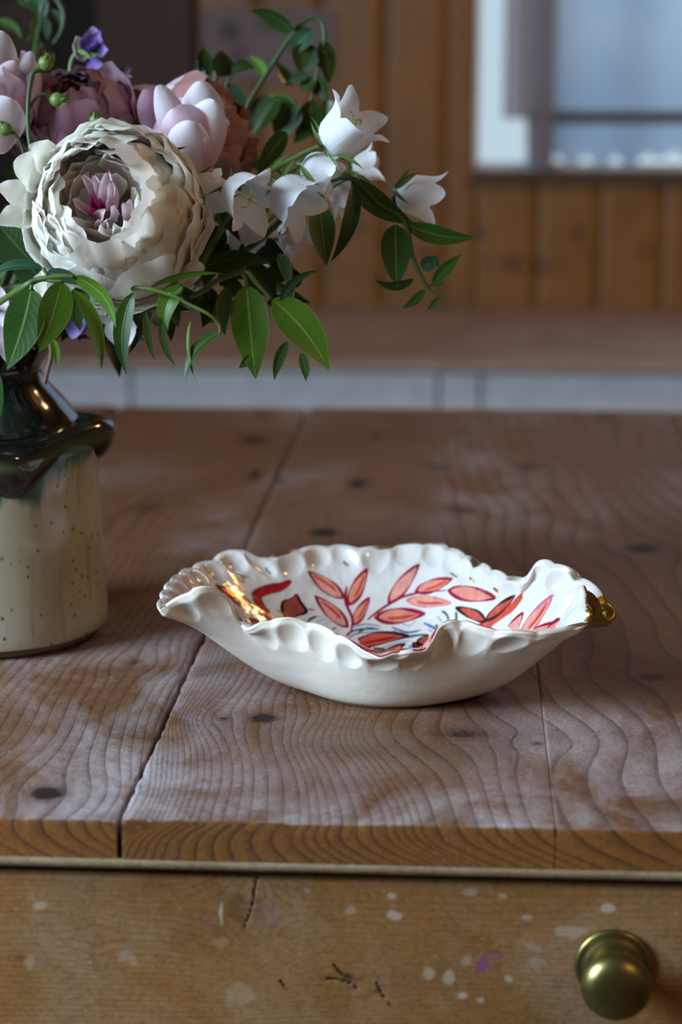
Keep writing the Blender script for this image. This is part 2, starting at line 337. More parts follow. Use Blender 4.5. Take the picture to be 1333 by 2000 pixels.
while x < XR:
    spans = [(0.02, ZC)]
    a, b = x, min(x+bw, XR)
    if a < WX0 < b: b = WX0
    elif a < WX1 < b and a > WX0: b = WX1
    if a >= WX0-1e-6 and b <= WX1+1e-6: spans = [(0.02, WZ0), (WZ1, ZC)]
    for z0, z1 in spans:
        nx, nz = 12, max(2, int((z1-z0)/.012)); gx = np.linspace(a+.0004, b-.0004, nx); gz = np.linspace(z0, z1, nz)
        X, Z = np.meshgrid(gx, gz, indexing='ij'); K, D = knots_field(X, Z, wks)
        Yy = np.full_like(X, YW-.004); Yy[0] = Yy[-1] = YW+.004; X[0] = a+.0004; X[-1] = b-.0004; X[1] = a+.0010; X[-2] = b-.0010
        ph = (X+D)*90+1.6*vnoise(X*14+bi*7.3, Z*2.2)+bi*3.7
        mesh('plank', np.stack([X, Yy, Z], -1).reshape(-1, 3), gridF(nx, nz)[:, ::-1], M['wallwood'], wb_, attrs=dict(phi=ph, knot=K, wear_sheen=np.full(K.size, .2+.8*random.random()), tint=np.zeros(K.size), pale=np.zeros(K.size)))
    x = b; bi += 1
# doorway: brown frame board and dark leaf beyond
d1 = thing('door_1', None, None, (DX1, YW, 0), kind='structure')
V, F = join([boxVF(DX1, DX2-.003, YW-.03, YW+.02, 0, 2.2), boxVF(DX1-.9, DX1, YW-.03, YW+.02, 2.1, 2.2)]); mesh('door_frame', V, F, M['frame'], d1, False)
box('door_leaf', DX1-.75, DX1-.001, YW+.05, YW+.085, 0.01, 2.1, M['dark'], d1)
V, F = join([boxVF(DX1-.16, DX1-.10, YW+.03, YW+.05, .02, 2.08), boxVF(DX1-.66, DX1-.60, YW+.03, YW+.05, .02, 2.08), boxVF(DX1-.6, DX1-.16, YW+.03, YW+.05, 1.25, 1.35)]); mesh('door_rail', V, F, M['frame'], d1, False)
# window in the back wall
w1 = thing('window_1', None, None, (WX0, YW, WZ0), kind='structure')
fr_w = .007
V, F = join([boxVF(WX0, WX0+fr_w, YW-.005, YW+.06, WZ0, WZ1), boxVF(WX1-fr_w, WX1, YW-.005, YW+.06, WZ0, WZ1), boxVF(WX0+fr_w, WX1-fr_w, YW+.02, YW+.06, WZ0, WZ0+.012), boxVF(WX0, WX1, YW-.005, YW+.06, WZ1-.03, WZ1)])
mesh('window_frame', V, F, M['winframe'], w1, False)
box('pane', WX0+fr_w, WX1-fr_w, YW+.035, YW+.04, WZ0+.01, WZ1-.03, M['glass'], w1)
box('window_sill', WX0-.004, WX1+.03, YW-.03, YW+.02, WZ0-.022, WZ0-.002, M['hem'], w1, .003)
# blind with rod and scalloped lower edge, in front of the glass
def zw(py): return PY(1100, py, YW)[2]
bl = thing('roman_blind', 'blue-grey linen roman blind with scalloped lower edge in the window', 'blind', ((WX0+WX1)/2, YW+.01, WZ1-.03))
bx0 = PY(1036, 100, YW)[0]; nx, nz = 260, 30
gx = np.linspace(bx0, WX1-.03, nx); t = np.linspace(0, 1, nz); X, T = np.meshgrid(gx, t, indexing='ij')
scw = .052; low = zw(300)+.012*np.abs(np.sin((X-bx0)/scw*PI))**.6*-1+.004; low = zw(322)+ .020*(1-np.abs(np.sin((X-bx0)/scw*PI))**.8)+.010*(vnoise(X*14, X*0)>.1)
Z = low+(WZ1-.04-low)*T; Yb = YW+.012+.006*np.sin(X*42)*(.4+.6*(1-T))+.004*vnoise(X*9, Z*6)
mesh('blind_fabric', np.stack([X, Yb, Z], -1).reshape(-1, 3), gridF(nx, nz), M['blind'], bl)
box('blind_rod', bx0+.0, WX1-.03, YW-.012, YW-.002, zw(240), zw(217), M['hem'], bl, .003)
box('blind_headrail', bx0, WX1-.03, YW-.01, YW+.03, WZ1-.065, WZ1-.033, M['winframe'], bl, .002)
# narrow grey curtain strip beside the blind
cu = thing('curtain', 'narrow grey curtain strip hanging between window frame and blind', 'curtain', (bx0-.02, YW, WZ1-.03))
cx0 = PY(984, 100, YW)[0]; gx = np.linspace(cx0, bx0+.045, 30); T = np.linspace(0, 1, 20); X, Tt = np.meshgrid(gx, T, indexing='ij')
low = zw(232)+(.0*(X-cx0)); low = np.where(X > bx0-.003, zw(325), low); Z = low+(WZ1-.04-low)*Tt
mesh('curtain_fabric', np.stack([X, YW-.018+.007*np.sin((X-cx0)*150), Z], -1).reshape(-1, 3), gridF(30, 20), M['curtain'], cu)
# pale card on the wall
a = PY(392, 18, YW-.01); b = PY(655, 158, YW-.01)
cd = thing('wall_card', 'blurred grey-mauve card on the pine wall behind the leafy vine', 'card', ((a[0]+b[0])/2, YW-.006, b[2]))
box('card_sheet', a[0], b[0], YW-.012, YW-.0045, b[2], a[2], M['card'], cd, .001)
for q in [(450, 62, .018), (520, 45, .013), (465, 105, .012), (585, 95, .012)]:
    c = PY(q[0], q[1], YW-.012); an = np.arange(20)*2*PI/20
    V = np.vstack([[(c[0]+q[2]*math.cos(t_), YW-.0125, c[2]+q[2]*math.sin(t_)) for t_ in an], [(c[0], YW-.0132, c[2])]]); mesh('printed_spot', V, [[i, (i+1) % 20, 20] for i in range(20)], M['cardspot'], cd)
# counter with white cabinets
YC = 3.0; CZ = PY(666, 706, YC)[2]; CT = CZ-PY(666, 722, YC)[2]
ct = thing('kitchen_counter', 'low white-fronted kitchen counter with a pale wooden top under the window', 'counter', (0, 3.3, 0))
for (xa, xb) in [(XL+.01, -.35), (-.349, .42), (.421, 1.2), (1.201, XR-.01)]:
    nx, ny = 8, 30; gx = np.linspace(xa, xb, nx); gy = np.linspace(YC, YW-.005, ny); X, Y = np.meshgrid(gx, gy, indexing='ij'); Z = np.full_like(X, CZ)
    V = np.stack([X, Y, Z], -1).reshape(-1, 3); V2 = V.copy(); V2[:, 2] = CZ-CT; n0 = len(V); F = gridF(nx, ny).tolist()+(gridF(nx, ny)[:, ::-1]+n0).tolist()
    F += [[i*ny, i*ny+n0, (i+1)*ny+n0, (i+1)*ny] for i in range(nx-1)]
    Va = np.vstack([V, V2]); ph = Va[:, 1]*60+2*vnoise(Va[:, 0]*3, Va[:, 1]*18)
    mesh('worktop_board', Va, F, M['counter'], ct, False, attrs=dict(phi=ph, knot=np.zeros(len(Va)), wear_sheen=np.full(len(Va), .8), tint=np.zeros(len(Va)), pale=np.zeros(len(Va))))
box('cabinet_carcass', XL+.02, XR-.02, YC+.045, YW-.01, .0, CZ-CT-.001, M['gap'], ct)
gxs = [PY(857, 760, YC)[0], PY(940, 760, YC)[0]]
edges = [XL+.02, -1.0, -.5, gxs[0], gxs[1], gxs[1]+.45, gxs[1]+.9, XR-.02]
for a, b in zip(edges[:-1], edges[1:]):
    box('cabinet_door', a+.002, b-.002, YC+.02, YC+.045, .08, CZ-CT-.004, M['white'], ct, .002)
# ------------------------------------------------------------------ table
Q = PZ(666, 1609, TZ); YF = Q[1]; YK = PZ(666, 797, TZ)[1]
zend = PY(666, 1687, YF)[2]; zrail = PY(666, 1706, YF-.001)[2]; TH = TZ-zend
gap1 = PZ(230, 1601, TZ)[0]; gap2 = PZ(1085, 1617, TZ)[0]
tb = thing('kitchen_table', 'old scrubbed pine kitchen table of worn planks with a drawer', 'table', (0, (YF+YK)/2, 0))
pk = [(92, 1545, 30, 12, 1), (515, 1402, 24, 8, 1), (438, 1402, 11, 4, .7), (600, 1390, 12, 9, .35), (905, 1434, 48, 10, .62), (1050, 1452, 12, 3, .8), (1272, 1322, 24, 7, .7), (1255, 1070, 34, 8, .85), (632, 1040, 24, 7, 1), (700, 944, 22, 9, .8), (545, 940, 14, 7, .6), (498, 925, 14, 10, .7), (495, 857, 28, 8, .75), (735, 850, 18, 7, .55), (850, 911, 30, 6, .6), (905, 997, 20, 5, .65), (1035, 912, 22, 6, .7), (285, 990, 34, 12, .5), (262, 1290, 16, 5, .55), (985, 1345, 14, 4, .5), (1180, 820, 20, 6, .5)]
tk = []
for kx, ky, a, b, s in pk:
    q = PZ(kx, ky, TZ); e1 = PZ(kx+a, ky, TZ); e2 = PZ(kx, ky-b, TZ); tk.append((q[0], q[1], 1.12*abs(e1[0]-q[0]), 1.12*abs(e2[1]-q[1]), s))
def dens(x):   # ring count along x: tight beside the joint, wide to the right
    u = (x-gap1)/.19
    xs = np.array([-3, -1, -.6, -.3, -.1, 0, .08, .18, .3, .42, .5, .62, .72, .85, 1.0, 1.2, 1.6, 3]); ys = np.array([-60, -24, -15.0, -8, -3, 0, 5, 10, 14, 17, 20.5, 24, 28.5, 31.0, 34.0, 36.0, 40, 56.])
    return np.interp(u, xs, ys)
def top_phi(X, Y):
    K, D = knots_field(X, Y, tk)
    xx = X+D+.007*vnoise(X*9+3, Y*5.5)+.0028*vnoise(X*26, Y*17+5)
    yy = Y-YF
    xx = xx+.03*np.sin(yy*9)*np.clip((X-gap1)/.2, 0, 1)*.18+.10*yy*np.clip((X-gap1)/.19, -.5, 1)
    return dens(xx), K
def plank(xa, xb, fine, zoff=0., yoff=0., br=.0012, tight=(0, 0)):
    sx = .0022 if fine else .02
    gx = np.arange(xa, xb, sx); gx = np.append(gx, xb); gx = np.concatenate([[xa], gx, [xb]]); nx = len(gx)
    nf = 10; zt = TZ+zoff; yf = YF+yoff; rows = []
    for j in range(nf): rows.append((yf, zt-TH+(TH-br)*j/(nf-1), 0))
    rows += [(yf+br*.3, zt-br*.3, 0), (yf+br, zt, 1)]
    y = yf+br; st = .0022 if fine else .02
    while y < YK: y += st; st = min(st*1.012, .012 if fine else .03); rows.append((min(y, YK), zt, 1))
    rows.append((YK, zt-TH, 1)); ny = len(rows)
    A = np.array(rows); X = np.repeat(gx[:, None], ny, 1); Y = np.repeat(A[None, :, 0], nx, 0); Z = np.repeat(A[None, :, 1], nx, 0).copy()
    depth = np.clip(zt-Z, 0, None); front = np.repeat((A[None, :, 2] < .5), nx, 0)
    ph, K = top_phi(X, Y); u = (X-gap1)/.19
    slope = 1.7*np.tanh((.42-u)*2.2)
    slope = np.where(u < 0, 1.2*np.tanh((-u-.45)*3), slope)
    ph2, _ = top_phi(X+depth*slope+.004*np.sin(depth*200), np.full_like(Y, YF)); ph = np.where(front, ph2, ph)
    # worn arris: small chips along the front edge and the joint
    chip = .0011*np.clip(vnoise(X*260, X*0+3), 0, 1)+.0012*np.clip(vnoise(X*60, X*0+9)-.2, 0, 1)
    ed = np.exp(-((Y-yf)/.0035)**2)*(depth < .0045); Z -= chip*ed*1.0; Yo = Y+ed*chip*.6
    Z += np.where(front, 0, .0005*vnoise(X*40, Y*14))
    jn = np.minimum(np.abs(X-xa)+tight[0], np.abs(X-xb)+tight[1]); Z -= .0012*np.exp(-(jn/.0022)**2)*(depth < .004)*(1+.8*vnoise(Y*70, X*0+xa*9))
    sd = .0008*vnoise(Y*45, Y*0+xa*31)+.0006*vnoise(Y*140, Y*0+2); X = X.copy(); X[:3] += np.abs(sd[:3])*(1-tight[0]); X[-3:] -= np.abs(sd[-3:])*(1-tight[1])
    Z[0] = Z[-1] = zt-TH
    wear_sheen = np.clip(.62+.55*vnoise(X*16+9, Y*6)+.35*np.exp(-(Y-YF)/.06)+.35*np.exp(-(Y-YF)/.02)+.25*np.exp(-np.abs(X-gap1)/.03)-.55*np.clip((Y-YF-.15)/.3, 0, 1), 0, 1.3); wear_sheen = np.where(front, .22, wear_sheen)  # worn patches; front rise and back drop also paint in the cool sheen
    V = np.stack([X, Yo, Z], -1).reshape(-1, 3); F = gridF(nx, ny)
    o = mesh('plank', V, F, M['table'], tb, attrs=dict(phi=ph, knot=np.where(front, 0, K), wear_sheen=wear_sheen, tint=np.zeros(K.size), pale=np.zeros(K.size)))
    o.data.materials.append(M['endgrain']); ncell = ny-1; mi = np.zeros((nx-1, ncell), int); mi[:, :nf] = 1; o.data.polygons.foreach_set('material_index', mi.ravel())
    return o
W = .19
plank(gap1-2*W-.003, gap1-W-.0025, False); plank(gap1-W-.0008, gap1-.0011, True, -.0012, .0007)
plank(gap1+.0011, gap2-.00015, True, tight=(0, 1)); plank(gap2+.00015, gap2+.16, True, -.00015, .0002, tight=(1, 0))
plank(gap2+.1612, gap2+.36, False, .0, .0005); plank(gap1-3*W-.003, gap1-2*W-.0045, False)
TX0, TX1 = gap1-3*W, gap2+.36
def facegrid(name, xa, xb, za, zb, y, mat, parent, step, phif, kn=(), pale=(), tint=(), cracks=(), wear_sheen=.5, depth=.02, br=.0015, stepb=None):
    gx = np.arange(xa, xb+step, step); gz = np.arange(za, zb+step*.99, step); gz[-1] = zb; X, Z = np.meshgrid(gx, gz, indexing='ij')
    K = np.zeros_like(X); DZ = np.zeros_like(X)
    for (kx, kz, a, b, s) in kn:
        d2 = ((X-kx)/a)**2+((Z-kz)/b)**2; K = np.maximum(K, s*np.exp(-d2**1.3)); DZ += -np.exp(-(((X-kx)/(a*3.5))**2+((Z-kz)/(b*3))**2))*(Z-kz)*.8
    for pts, w in cracks:
        pts = np.array(pts); 
        for p, q, w0 in zip(pts[:-1], pts[1:], np.linspace(1, .5, len(pts)-1)):
            dd = q-p; tt = np.clip(((X-p[0])*dd[0]+(Z-p[1])*dd[1])/(dd@dd), 0, 1); ds = np.hypot(X-p[0]-tt*dd[0], Z-p[1]-tt*dd[1]); K = np.maximum(K, 1.2*np.exp(-(ds/(w*w0))**2))
    def blobs(L):
        o = np.zeros_like(X)
        for (kx, kz, a, b, s) in L:
            nz = .45*vnoise(X*260+kx*900, Z*260); d2 = np.sqrt(((X-kx)/a)**2+((Z-kz)/b)**2)+nz; o = np.maximum(o, s*np.clip((1.05-d2)/.3, 0, 1))
        return o
    Yy = np.full_like(X, y)+np.where(K > .9, .0012, 0); rim = np.minimum(zb-Z, Z-za); Yy += br*np.exp(-(rim/br)**2)
    nx, nz = X.shape; V = np.stack([X, Yy, Z], -1).reshape(-1, 3); F = gridF(nx, nz)[:, :].tolist(); n0 = len(V)
    B = [(gx[0], y+depth, za), (gx[-1], y+depth, za), (gx[-1], y+depth, zb), (gx[0], y+depth, zb)]
    V = np.vstack([V, B]); i = lambda a_, b_: a_*nz+b_
    F += [[i(k, nz-1), i(k+1, nz-1), n0+2, n0+3][:4] if False else [i(k, nz-1), i(k+1, nz-1), n0+3] for k in range(nx-1)]+[[i(nx-1, nz-1), n0+2, n0+3], [n0, n0+3, n0+2, n0+1]]+[[i(k+1, 0), i(k, 0), n0] for k in range(nx-1)]+[[i(nx-1, 0), n0, n0+1]]
    z4 = np.zeros(4); ap = lambda A_: np.append(A_.ravel(), z4)
    return mesh(name, V, F, mat, parent, attrs=dict(phi=ap(phif(X, Z+DZ)), knot=ap(K), wear_sheen=ap(np.full_like(X, wear_sheen)), tint=ap(blobs(tint)), pale=ap(blobs(pale))))
yr = YF-.0022
facegrid('top_rail', TX0+.005, TX1-.005, zrail, zend-.0004, yr, M['rail'], tb, .003, lambda X, Z: (Z-zend)*620+3.2*vnoise(X*9, Z*90)+X*9+1.2*vnoise(X*40, Z*200), wear_sheen=.7, depth=.03, br=.0008)
# apron behind the gap and drawer
yd = YF+.004
zdt = PY(666, 1719, yd)[2]; zdb = zdt-.135
box('apron', TX0+.02, TX1-.02, yr+.032, YK-.03, TZ-TH-.16, TZ-TH-.0006, M['gap'], tb)
def fx(px, py): q = PY(px, py, yd); return q[0], q[2]
def kn_(px, py, a, b, s): q = fx(px, py); e = .000236; return (q[0], q[1], a*e, b*e, s)
dr = facegrid('drawer', TX0+.07, TX1-.09, zdb, zdt, yd, M['drawer'], tb, .00085,
    lambda X, Z: (Z-zdt)*330+1.5*vnoise(X*6, Z*40)+1.0*vnoise(X*2.3+4, Z*9),
    kn=[kn_(463, 1775, 26, 36, .42), kn_(505, 1775, 14, 40, .30), kn_(680, 1908, 16, 14, .6), kn_(42, 1874, 12, 5, .4), kn_(740, 1935, 22, 14, .3), kn_(560, 1930, 5, 4, .7), kn_(835, 1968, 8, 6, .45), kn_(190, 1830, 12, 16, .25)],
    pale=[kn_(80, 1768, 13, 8, .45), kn_(766, 1750, 12, 9, .6), kn_(770, 1788, 14, 10, .6), kn_(1190, 1773, 18, 10, .75), kn_(985, 1750, 10, 7, .45), kn_(918, 1742, 14, 9, .35), kn_(1030, 1792, 18, 9, .4), kn_(1115, 1820, 30, 13, .38), kn_(835, 1900, 14, 15, .45), kn_(876, 1910, 12, 15, .45), kn_(992, 1910, 11, 10, .55), kn_(904, 1944, 8, 6, .6), kn_(940, 1953, 7, 6, .5), kn_(912, 1872, 14, 12, .3), kn_(1040, 1848, 20, 14, .25), kn_(683, 1778, 11, 9, .35), kn_(432, 1785, 3, 24, .8), kn_(600, 1740, 10, 6, .3), kn_(682, 1780, 10, 8, .3), kn_(1050, 1880, 26, 14, .2), kn_(430, 1840, 20, 10, .2), kn_(60, 1880, 10, 26, .25), kn_(470, 1950, 26, 30, .2), kn_(250, 1870, 22, 16, .22)],
    tint=[kn_(942, 1885, 13, 20, .75), kn_(962, 1866, 20, 9, .3), kn_(530, 1790, 24, 34, .14), kn_(410, 1800, 14, 20, .12)],
    cracks=[([fx(504, 1708), fx(498, 1735), fx(494, 1765), fx(487, 1788), fx(482, 1800), fx(477, 1818)], .0005), ([fx(640, 1912), fx(665, 1914), fx(690, 1922), fx(700, 1934)], .0005), ([fx(652, 1884), fx(664, 1898), fx(672, 1906)], .0005), ([fx(735, 1918), fx(748, 1945), fx(770, 1972)], .0004), ([fx(548, 1916), fx(556, 1926)], .0005)], wear_sheen=.9, depth=.018)
# knob
kc = PY(1198, 1884, yd); kx, kz = kc[0], kc[2]
def lathe_y(prof, cx, cz, n=56):   # prof: (radius, distance in front of the drawer face)
    a = np.arange(n)*2*PI/n; V = [(cx+r*math.cos(t_), yd-h, cz+r*math.sin(t_)) for t_ in a for (r, h) in prof]; return np.array(V), gridF(n, len(prof), True)[:, ::-1]
s = .001
V, F = lathe_y([(0, 0), (17.6*s, 0), (17.8*s, 1*s), (17.2*s, 2.2*s), (16.2*s, 2.6*s), (15.2*s, 2.4*s), (13.6*s, 3.6*s), (11*s, 4.6*s), (7*s, 5.4*s), (0, 5.6*s)], kx, kz); mesh('knob_plate', V, F, M['brass'], dr)
V, F = lathe_y([(0, 5*s), (6.6*s, 5*s), (5.8*s, 8*s), (6.2*s, 11*s), (9*s, 13.5*s), (13.2*s, 16*s), (15.6*s, 19*s), (16.1*s, 21.5*s), (15.6*s, 24*s), (13.8*s, 26.6*s), (10.6*s, 28.6*s), (6*s, 29.8*s), (0, 30.2*s)], kx, kz-.0005); mesh('knob', V, F, M['brass'], dr)
for lx in (TX0+.06, TX1-.06):
    for ly in (YF+.09, YK-.09):
        V, F = lathe([(0, 0), (.02, 0), (.028, .03), (.024, .08), (.032, .35), (.036, .52), (.026, .56), (.038, .60), (.038, TZ-TH-.16), (0, TZ-TH-.16)], lx, ly, 20); mesh('leg', V, F, M['drawer'], tb, attrs=dict(phi=V[:, 0]*200, knot=V[:, 0]*0, wear_sheen=V[:, 0]*0+.5, tint=V[:, 0]*0, pale=V[:, 0]*0))
# ------------------------------------------------------------------ bowl
def build_bowl():
    rp = [(316, 1204, 52), (330, 1200, 52), (352, 1186, 56), (378, 1170, 61), (402, 1166, 62), (426, 1170, 60), (443, 1184, 55), (458, 1207, 48), (474, 1232, 41), (494, 1244, 39), (525, 1230, 43), (560, 1228, 44), (592, 1232, 43), (625, 1243, 41), (660, 1258, 39), (695, 1276, 37), (725, 1291, 35), (745, 1298, 34), (770, 1291, 36), (800, 1288, 37), (826, 1286, 37), (842, 1268, 42), (858, 1246, 47), (880, 1234, 50), (905, 1233, 50), (935, 1244, 48), (965, 1247, 48), (1000, 1251, 48), (1040, 1252, 48), (1080, 1250, 48), (1115, 1243, 49), (1143, 1234, 51), (1150, 1215, 56), (1144, 1190, 61), (1136, 1166, 66), (1144, 1172, 62), (1160, 1190, 55), (1172, 1212, 49), (1184, 1228, 45), (1194, 1214, 47), (1186, 1196, 51), (1170, 1176, 56), (1150, 1158, 60), (1122, 1138, 63), (1095, 1124, 65), (1070, 1115, 66), (1048, 1119, 64), (1034, 1136, 59), (1018, 1148, 55), (990, 1143, 53), (960, 1130, 52), (930, 1114, 51), (900, 1098, 51), (872, 1084, 52), (845, 1077, 52), (810, 1076, 52), (775, 1080, 50), (740, 1087, 49), (700, 1087, 49), (660, 1083, 49), (620, 1085, 49), (580, 1091, 49), (545, 1100, 48), (512, 1107, 47), (490, 1098, 50), (468, 1091, 52), (440, 1098, 51), (412, 1112, 49), (380, 1124, 49), (352, 1140, 50), (330, 1162, 51), (319, 1186, 52)]
    K0 = np.array([np.append(PZ(a, b, TZ+z*.001)[:2], z*.001) for a, b, z in rp])
    D = spline(K0, 24, True)
    def resample(D, n):
        E = np.vstack([D, D[:1]]); L = np.append(0, np.cumsum(np.linalg.norm(np.diff(E, axis=0), axis=1))); t = np.linspace(0, L[-1], n+1)[:-1]
        return np.stack([np.interp(t, L, E[:, i]) for i in range(3)], 1), L[-1]
    NU = 1320; rim, LEN = resample(D, NU)
    def smoothc(A, w):   # periodic gaussian
        k = np.fft.fftfreq(NU, 1/NU); f = np.exp(-.5*(k/w)**2); return np.real(np.fft.ifft(np.fft.fft(A, axis=0)*(f[:, None] if A.ndim > 1 else f), axis=0))
    rs = smoothc(rim, 3.2); rs[:, 2] = rs[:, 2]*.35+rs[:, 2].mean()*.65-.003
    rm = smoothc(rim, 9)
    cen = PZ(765, 1336, TZ)[:2]
    # base point for every rim point: monotone angle
    ang = np.unwrap(np.arctan2(rs[:, 1]-cen[1], rs[:, 0]-cen[0])); ra = .046
    base = np.stack([cen[0]+ra*1.04*np.cos(ang), cen[1]+ra*np.sin(ang)], 1)
    NS = 150; s = np.linspace(0, 1, NS)**.92
    def surf(s):
        g = s**.93; h = 1.18*s**1.62-.18*s**4
        g = g[None, :, None]; h = h[None, :]; w1 = np.clip((s-.30)/.70, 0, 1)**2.0; w2 = np.clip((s-.72)/.28, 0, 1)**1.5
        XY = base[:, None, :]*(1-g)+rs[:, None, :2]*g; XY = XY+(rm[:, None, :2]-rs[:, None, :2])*w1[None, :, None]+(rim[:, None, :2]-rm[:, None, :2])*w2[None, :, None]
        Z = rs[:, None, 2]*h+(rm[:, None, 2]-rs[:, None, 2])*w1[None]+(rim[:, None, 2]-rm[:, None, 2])*w2[None]
        return np.concatenate([XY, Z[:, :, None]], 2)
    A = surf(s)                                                          # mid surface
    du = np.roll(A, -3, 0)-np.roll(A, 3, 0); dv = np.gradient(A, axis=1); Nn = np.cross(du, dv)
    Nn /= np.maximum(1e-12, np.linalg.norm(Nn, axis=2, keepdims=True))
    k = np.fft.fftfreq(NU, 1/NU); f = np.exp(-.5*(k/60)**2)[:, None, None]; Nn = np.real(np.fft.ifft(np.fft.fft(Nn, axis=0)*f, axis=0)); Nn /= np.linalg.norm(Nn, axis=2, keepdims=True)
    if Nn[:, NS//2, 2].mean() < 0: Nn = -Nn                              # up and inwards
    rowlen = np.linalg.norm(np.diff(A, axis=1), axis=2); ds = np.concatenate([np.cumsum(rowlen[:, ::-1], 1)[:, ::-1], np.zeros((NU, 1))], 1)   # distance below the rim
    nd = int(round(LEN/.0202)); ph = np.arange(NU)*nd/NU; jit = .22*vnoise(np.floor(ph)*3.7, ph*0); fr = ph-np.floor(ph)-.5+jit*.4
    am = (.75+.3*vnoise(np.floor(ph)*1.9, ph*0+5)); cell = LEN/nd
    aa = (fr*cell/.0094)[:, None]; bb = (ds-.0082)/.0085; q = np.clip(1-aa**2-bb**2, 0, 1)**1.3*am[:, None]
    lob = (np.clip(1-(fr/.5)**2, 0, 1)**.7)[:, None]*np.exp(-(ds/.006)**2); lob = smoothc(lob, 150)
    up = dv/np.maximum(1e-12, np.linalg.norm(dv, axis=2, keepdims=True))
    view = A-(CAM-np.array([0, 0, TZ])); facing = np.sum(Nn*view, 2)       # >0 : outside faces the camera
    wout = np.clip(.5+facing*6, 0, 1); wout = smoothc(wout, 25)
    th = .0019+.0010*np.exp(-(ds/.012)**2); th = th*(1-.55*np.exp(-(ds/.0016)**2))
    mid = A+up*lob[:, :, None]*.0020
    ridge = (np.clip(np.abs(aa)-.75, 0, .5)*2)*np.exp(-((ds-.008)/.009)**2); ridge = smoothc(ridge, 150)
    Ao = mid-Nn*(th*1.0-q*.0030*wout+ridge*.0006)[:, :, None]
    Ai = mid+Nn*(th*1.0-q*.0028*(1-wout)+ridge*.0005)[:, :, None]
    Ao[:, :, 2] += .0035; Ai[:, :, 2] += .0035
    # floor discs
    fr_ = np.linspace(0, 1, 26)[:-1]
    c3o = np.array([*cen, .0008]); foot = Ao[:, :1].copy(); foot[:, :, 2] = 0.0; foot[:, :, :2] = cen+(foot[:, :, :2]-cen)*.97
    O = np.concatenate([c3o+(foot-c3o)*np.array([0.001, .9, 1.0])[None, :, None], Ao], 1); O[:, 0:2, 2] = .0008
    zc = np.array([*cen, Ai[:, 0, 2].mean()-.0008]); I = np.concatenate([zc+(Ai[:, :1]-zc)*fr_[None, :, None], Ai], 1)
    tip = (Ao[:, -1]+Ai[:, -1])/2+up[:, -1]*.0010; c1 = .5*(Ao[:, -1]+tip)+up[:, -1]*.0005; c2 = .5*(Ai[:, -1]+tip)+up[:, -1]*.0005
    for B in (O, I): B[:, :, 2] += TZ+.0002
    off = np.array([0, 0, TZ+.0002]); tip += off; c1 += off; c2 += off
    O = np.concatenate([O, c1[:, None], tip[:, None]], 1); I = np.concatenate([I, c2[:, None], tip[:, None]], 1)
    px, py, dd = proj(I.reshape(-1, 3)); px = px.reshape(I.shape[:2]); py = py.reshape(I.shape[:2])
    dsI = np.concatenate([np.full((NU, 25), .2), ds, np.zeros((NU, 2))], 1)
    # normals of inside, to look up the visible sheet when placing the painted strokes
    du = np.roll(I, -3, 0)-np.roll(I, 3, 0); dv2 = np.gradient(I, axis=1); nn = np.cross(du, dv2); 
    if nn[:, 30:, 2].mean() < 0: nn = -nn
    vis = np.sum(nn*(CAM-I), 2) > 0; vis[:, :3] = False; vi = np.argwhere(vis); vp = np.stack([px[vis], py[vis]], 1); VI = I[vis]
    def place(pt):   # photo point on the painted inside -> point of the bowl surface
        d = (vp[:, 0]-pt[0])**2+(vp[:, 1]-pt[1])**2; m = np.argsort(d)[:12]; w = 1/(d[m]+.5); return (VI[m]*w[:, None]).sum(0)/w.sum()
    paint = np.full((*I.shape[:2], 3), (.66, .63, .60)); gold = np.zeros(I.shape[:2])
    flat = I.reshape(-1, 3); pf = paint.reshape(-1, 3); gf = gold.reshape(-1)
    def seg_dist(sub, L, w):
        best = np.full(len(sub), 9.)
        for a, b, wa in zip(L[:-1], L[1:], w):
            e = b-a; t = np.clip(((sub-a)@e)/max(1e-12, e@e), 0, 1); d = np.linalg.norm(sub-a-t[:, None]*e, axis=1)/wa; best = np.minimum(best, d)
        return best
    def near(L, r): lo = L.min(0)-r; hi = L.max(0)+r; return np.where(np.all((flat > lo) & (flat < hi), 1))[0]
    def dab(idx, al, col):
        col = np.asarray(col); tex = 1+.16*vnoise(flat[idx, 0]*700, flat[idx, 1]*500)+.10*vnoise(flat[idx, 0]*210, flat[idx, 1]*260)
        pf[idx] = pf[idx]*(1-al[:, None])+col*tex[:, None]*al[:, None]
    def stroke3(L, wmm, col, au=False, alpha=1.):
        n = len(L); w = wmm*.001*.5*np.interp(np.linspace(0, 1, n), [0, .18, .7, 1], [.55, 1, 1, .35]); idx = near(L, wmm*.001+.001)
        if not len(idx): return
        d = seg_dist(flat[idx], L, w); al = np.clip((1.12-d)*3.2, 0, 1)*alpha
        if au: gf[idx] = np.maximum(gf[idx], al)
        else: dab(idx, al, col)
    def swell(P2, w):   # a brush mark seen at a slant is wider on the glaze than in the view
        T_ = np.gradient(P2, axis=0); T_ /= np.linalg.norm(T_, axis=1, keepdims=True)+1e-9; k = []
        for i in range(1, len(P2)-1, max(1, len(P2)//4)):
            pe = np.array([-T_[i, 1], T_[i, 0]])*8; k.append(np.linalg.norm(place(P2[i]+pe)-place(P2[i]-pe))/(16*.00029))
        return float(np.clip(np.median(k), 1.0, 3.0))*.85
    def stroke(pts, wpx, col, au=False, alpha=1.):
        P2 = spline(pts, 7); L = np.array([place(p) for p in P2]); wpx = wpx*swell(P2, wpx); done.append(('s', L, wpx*.29, col, alpha)) if not au else None; stroke3(L, wpx*.29, col, au, alpha)
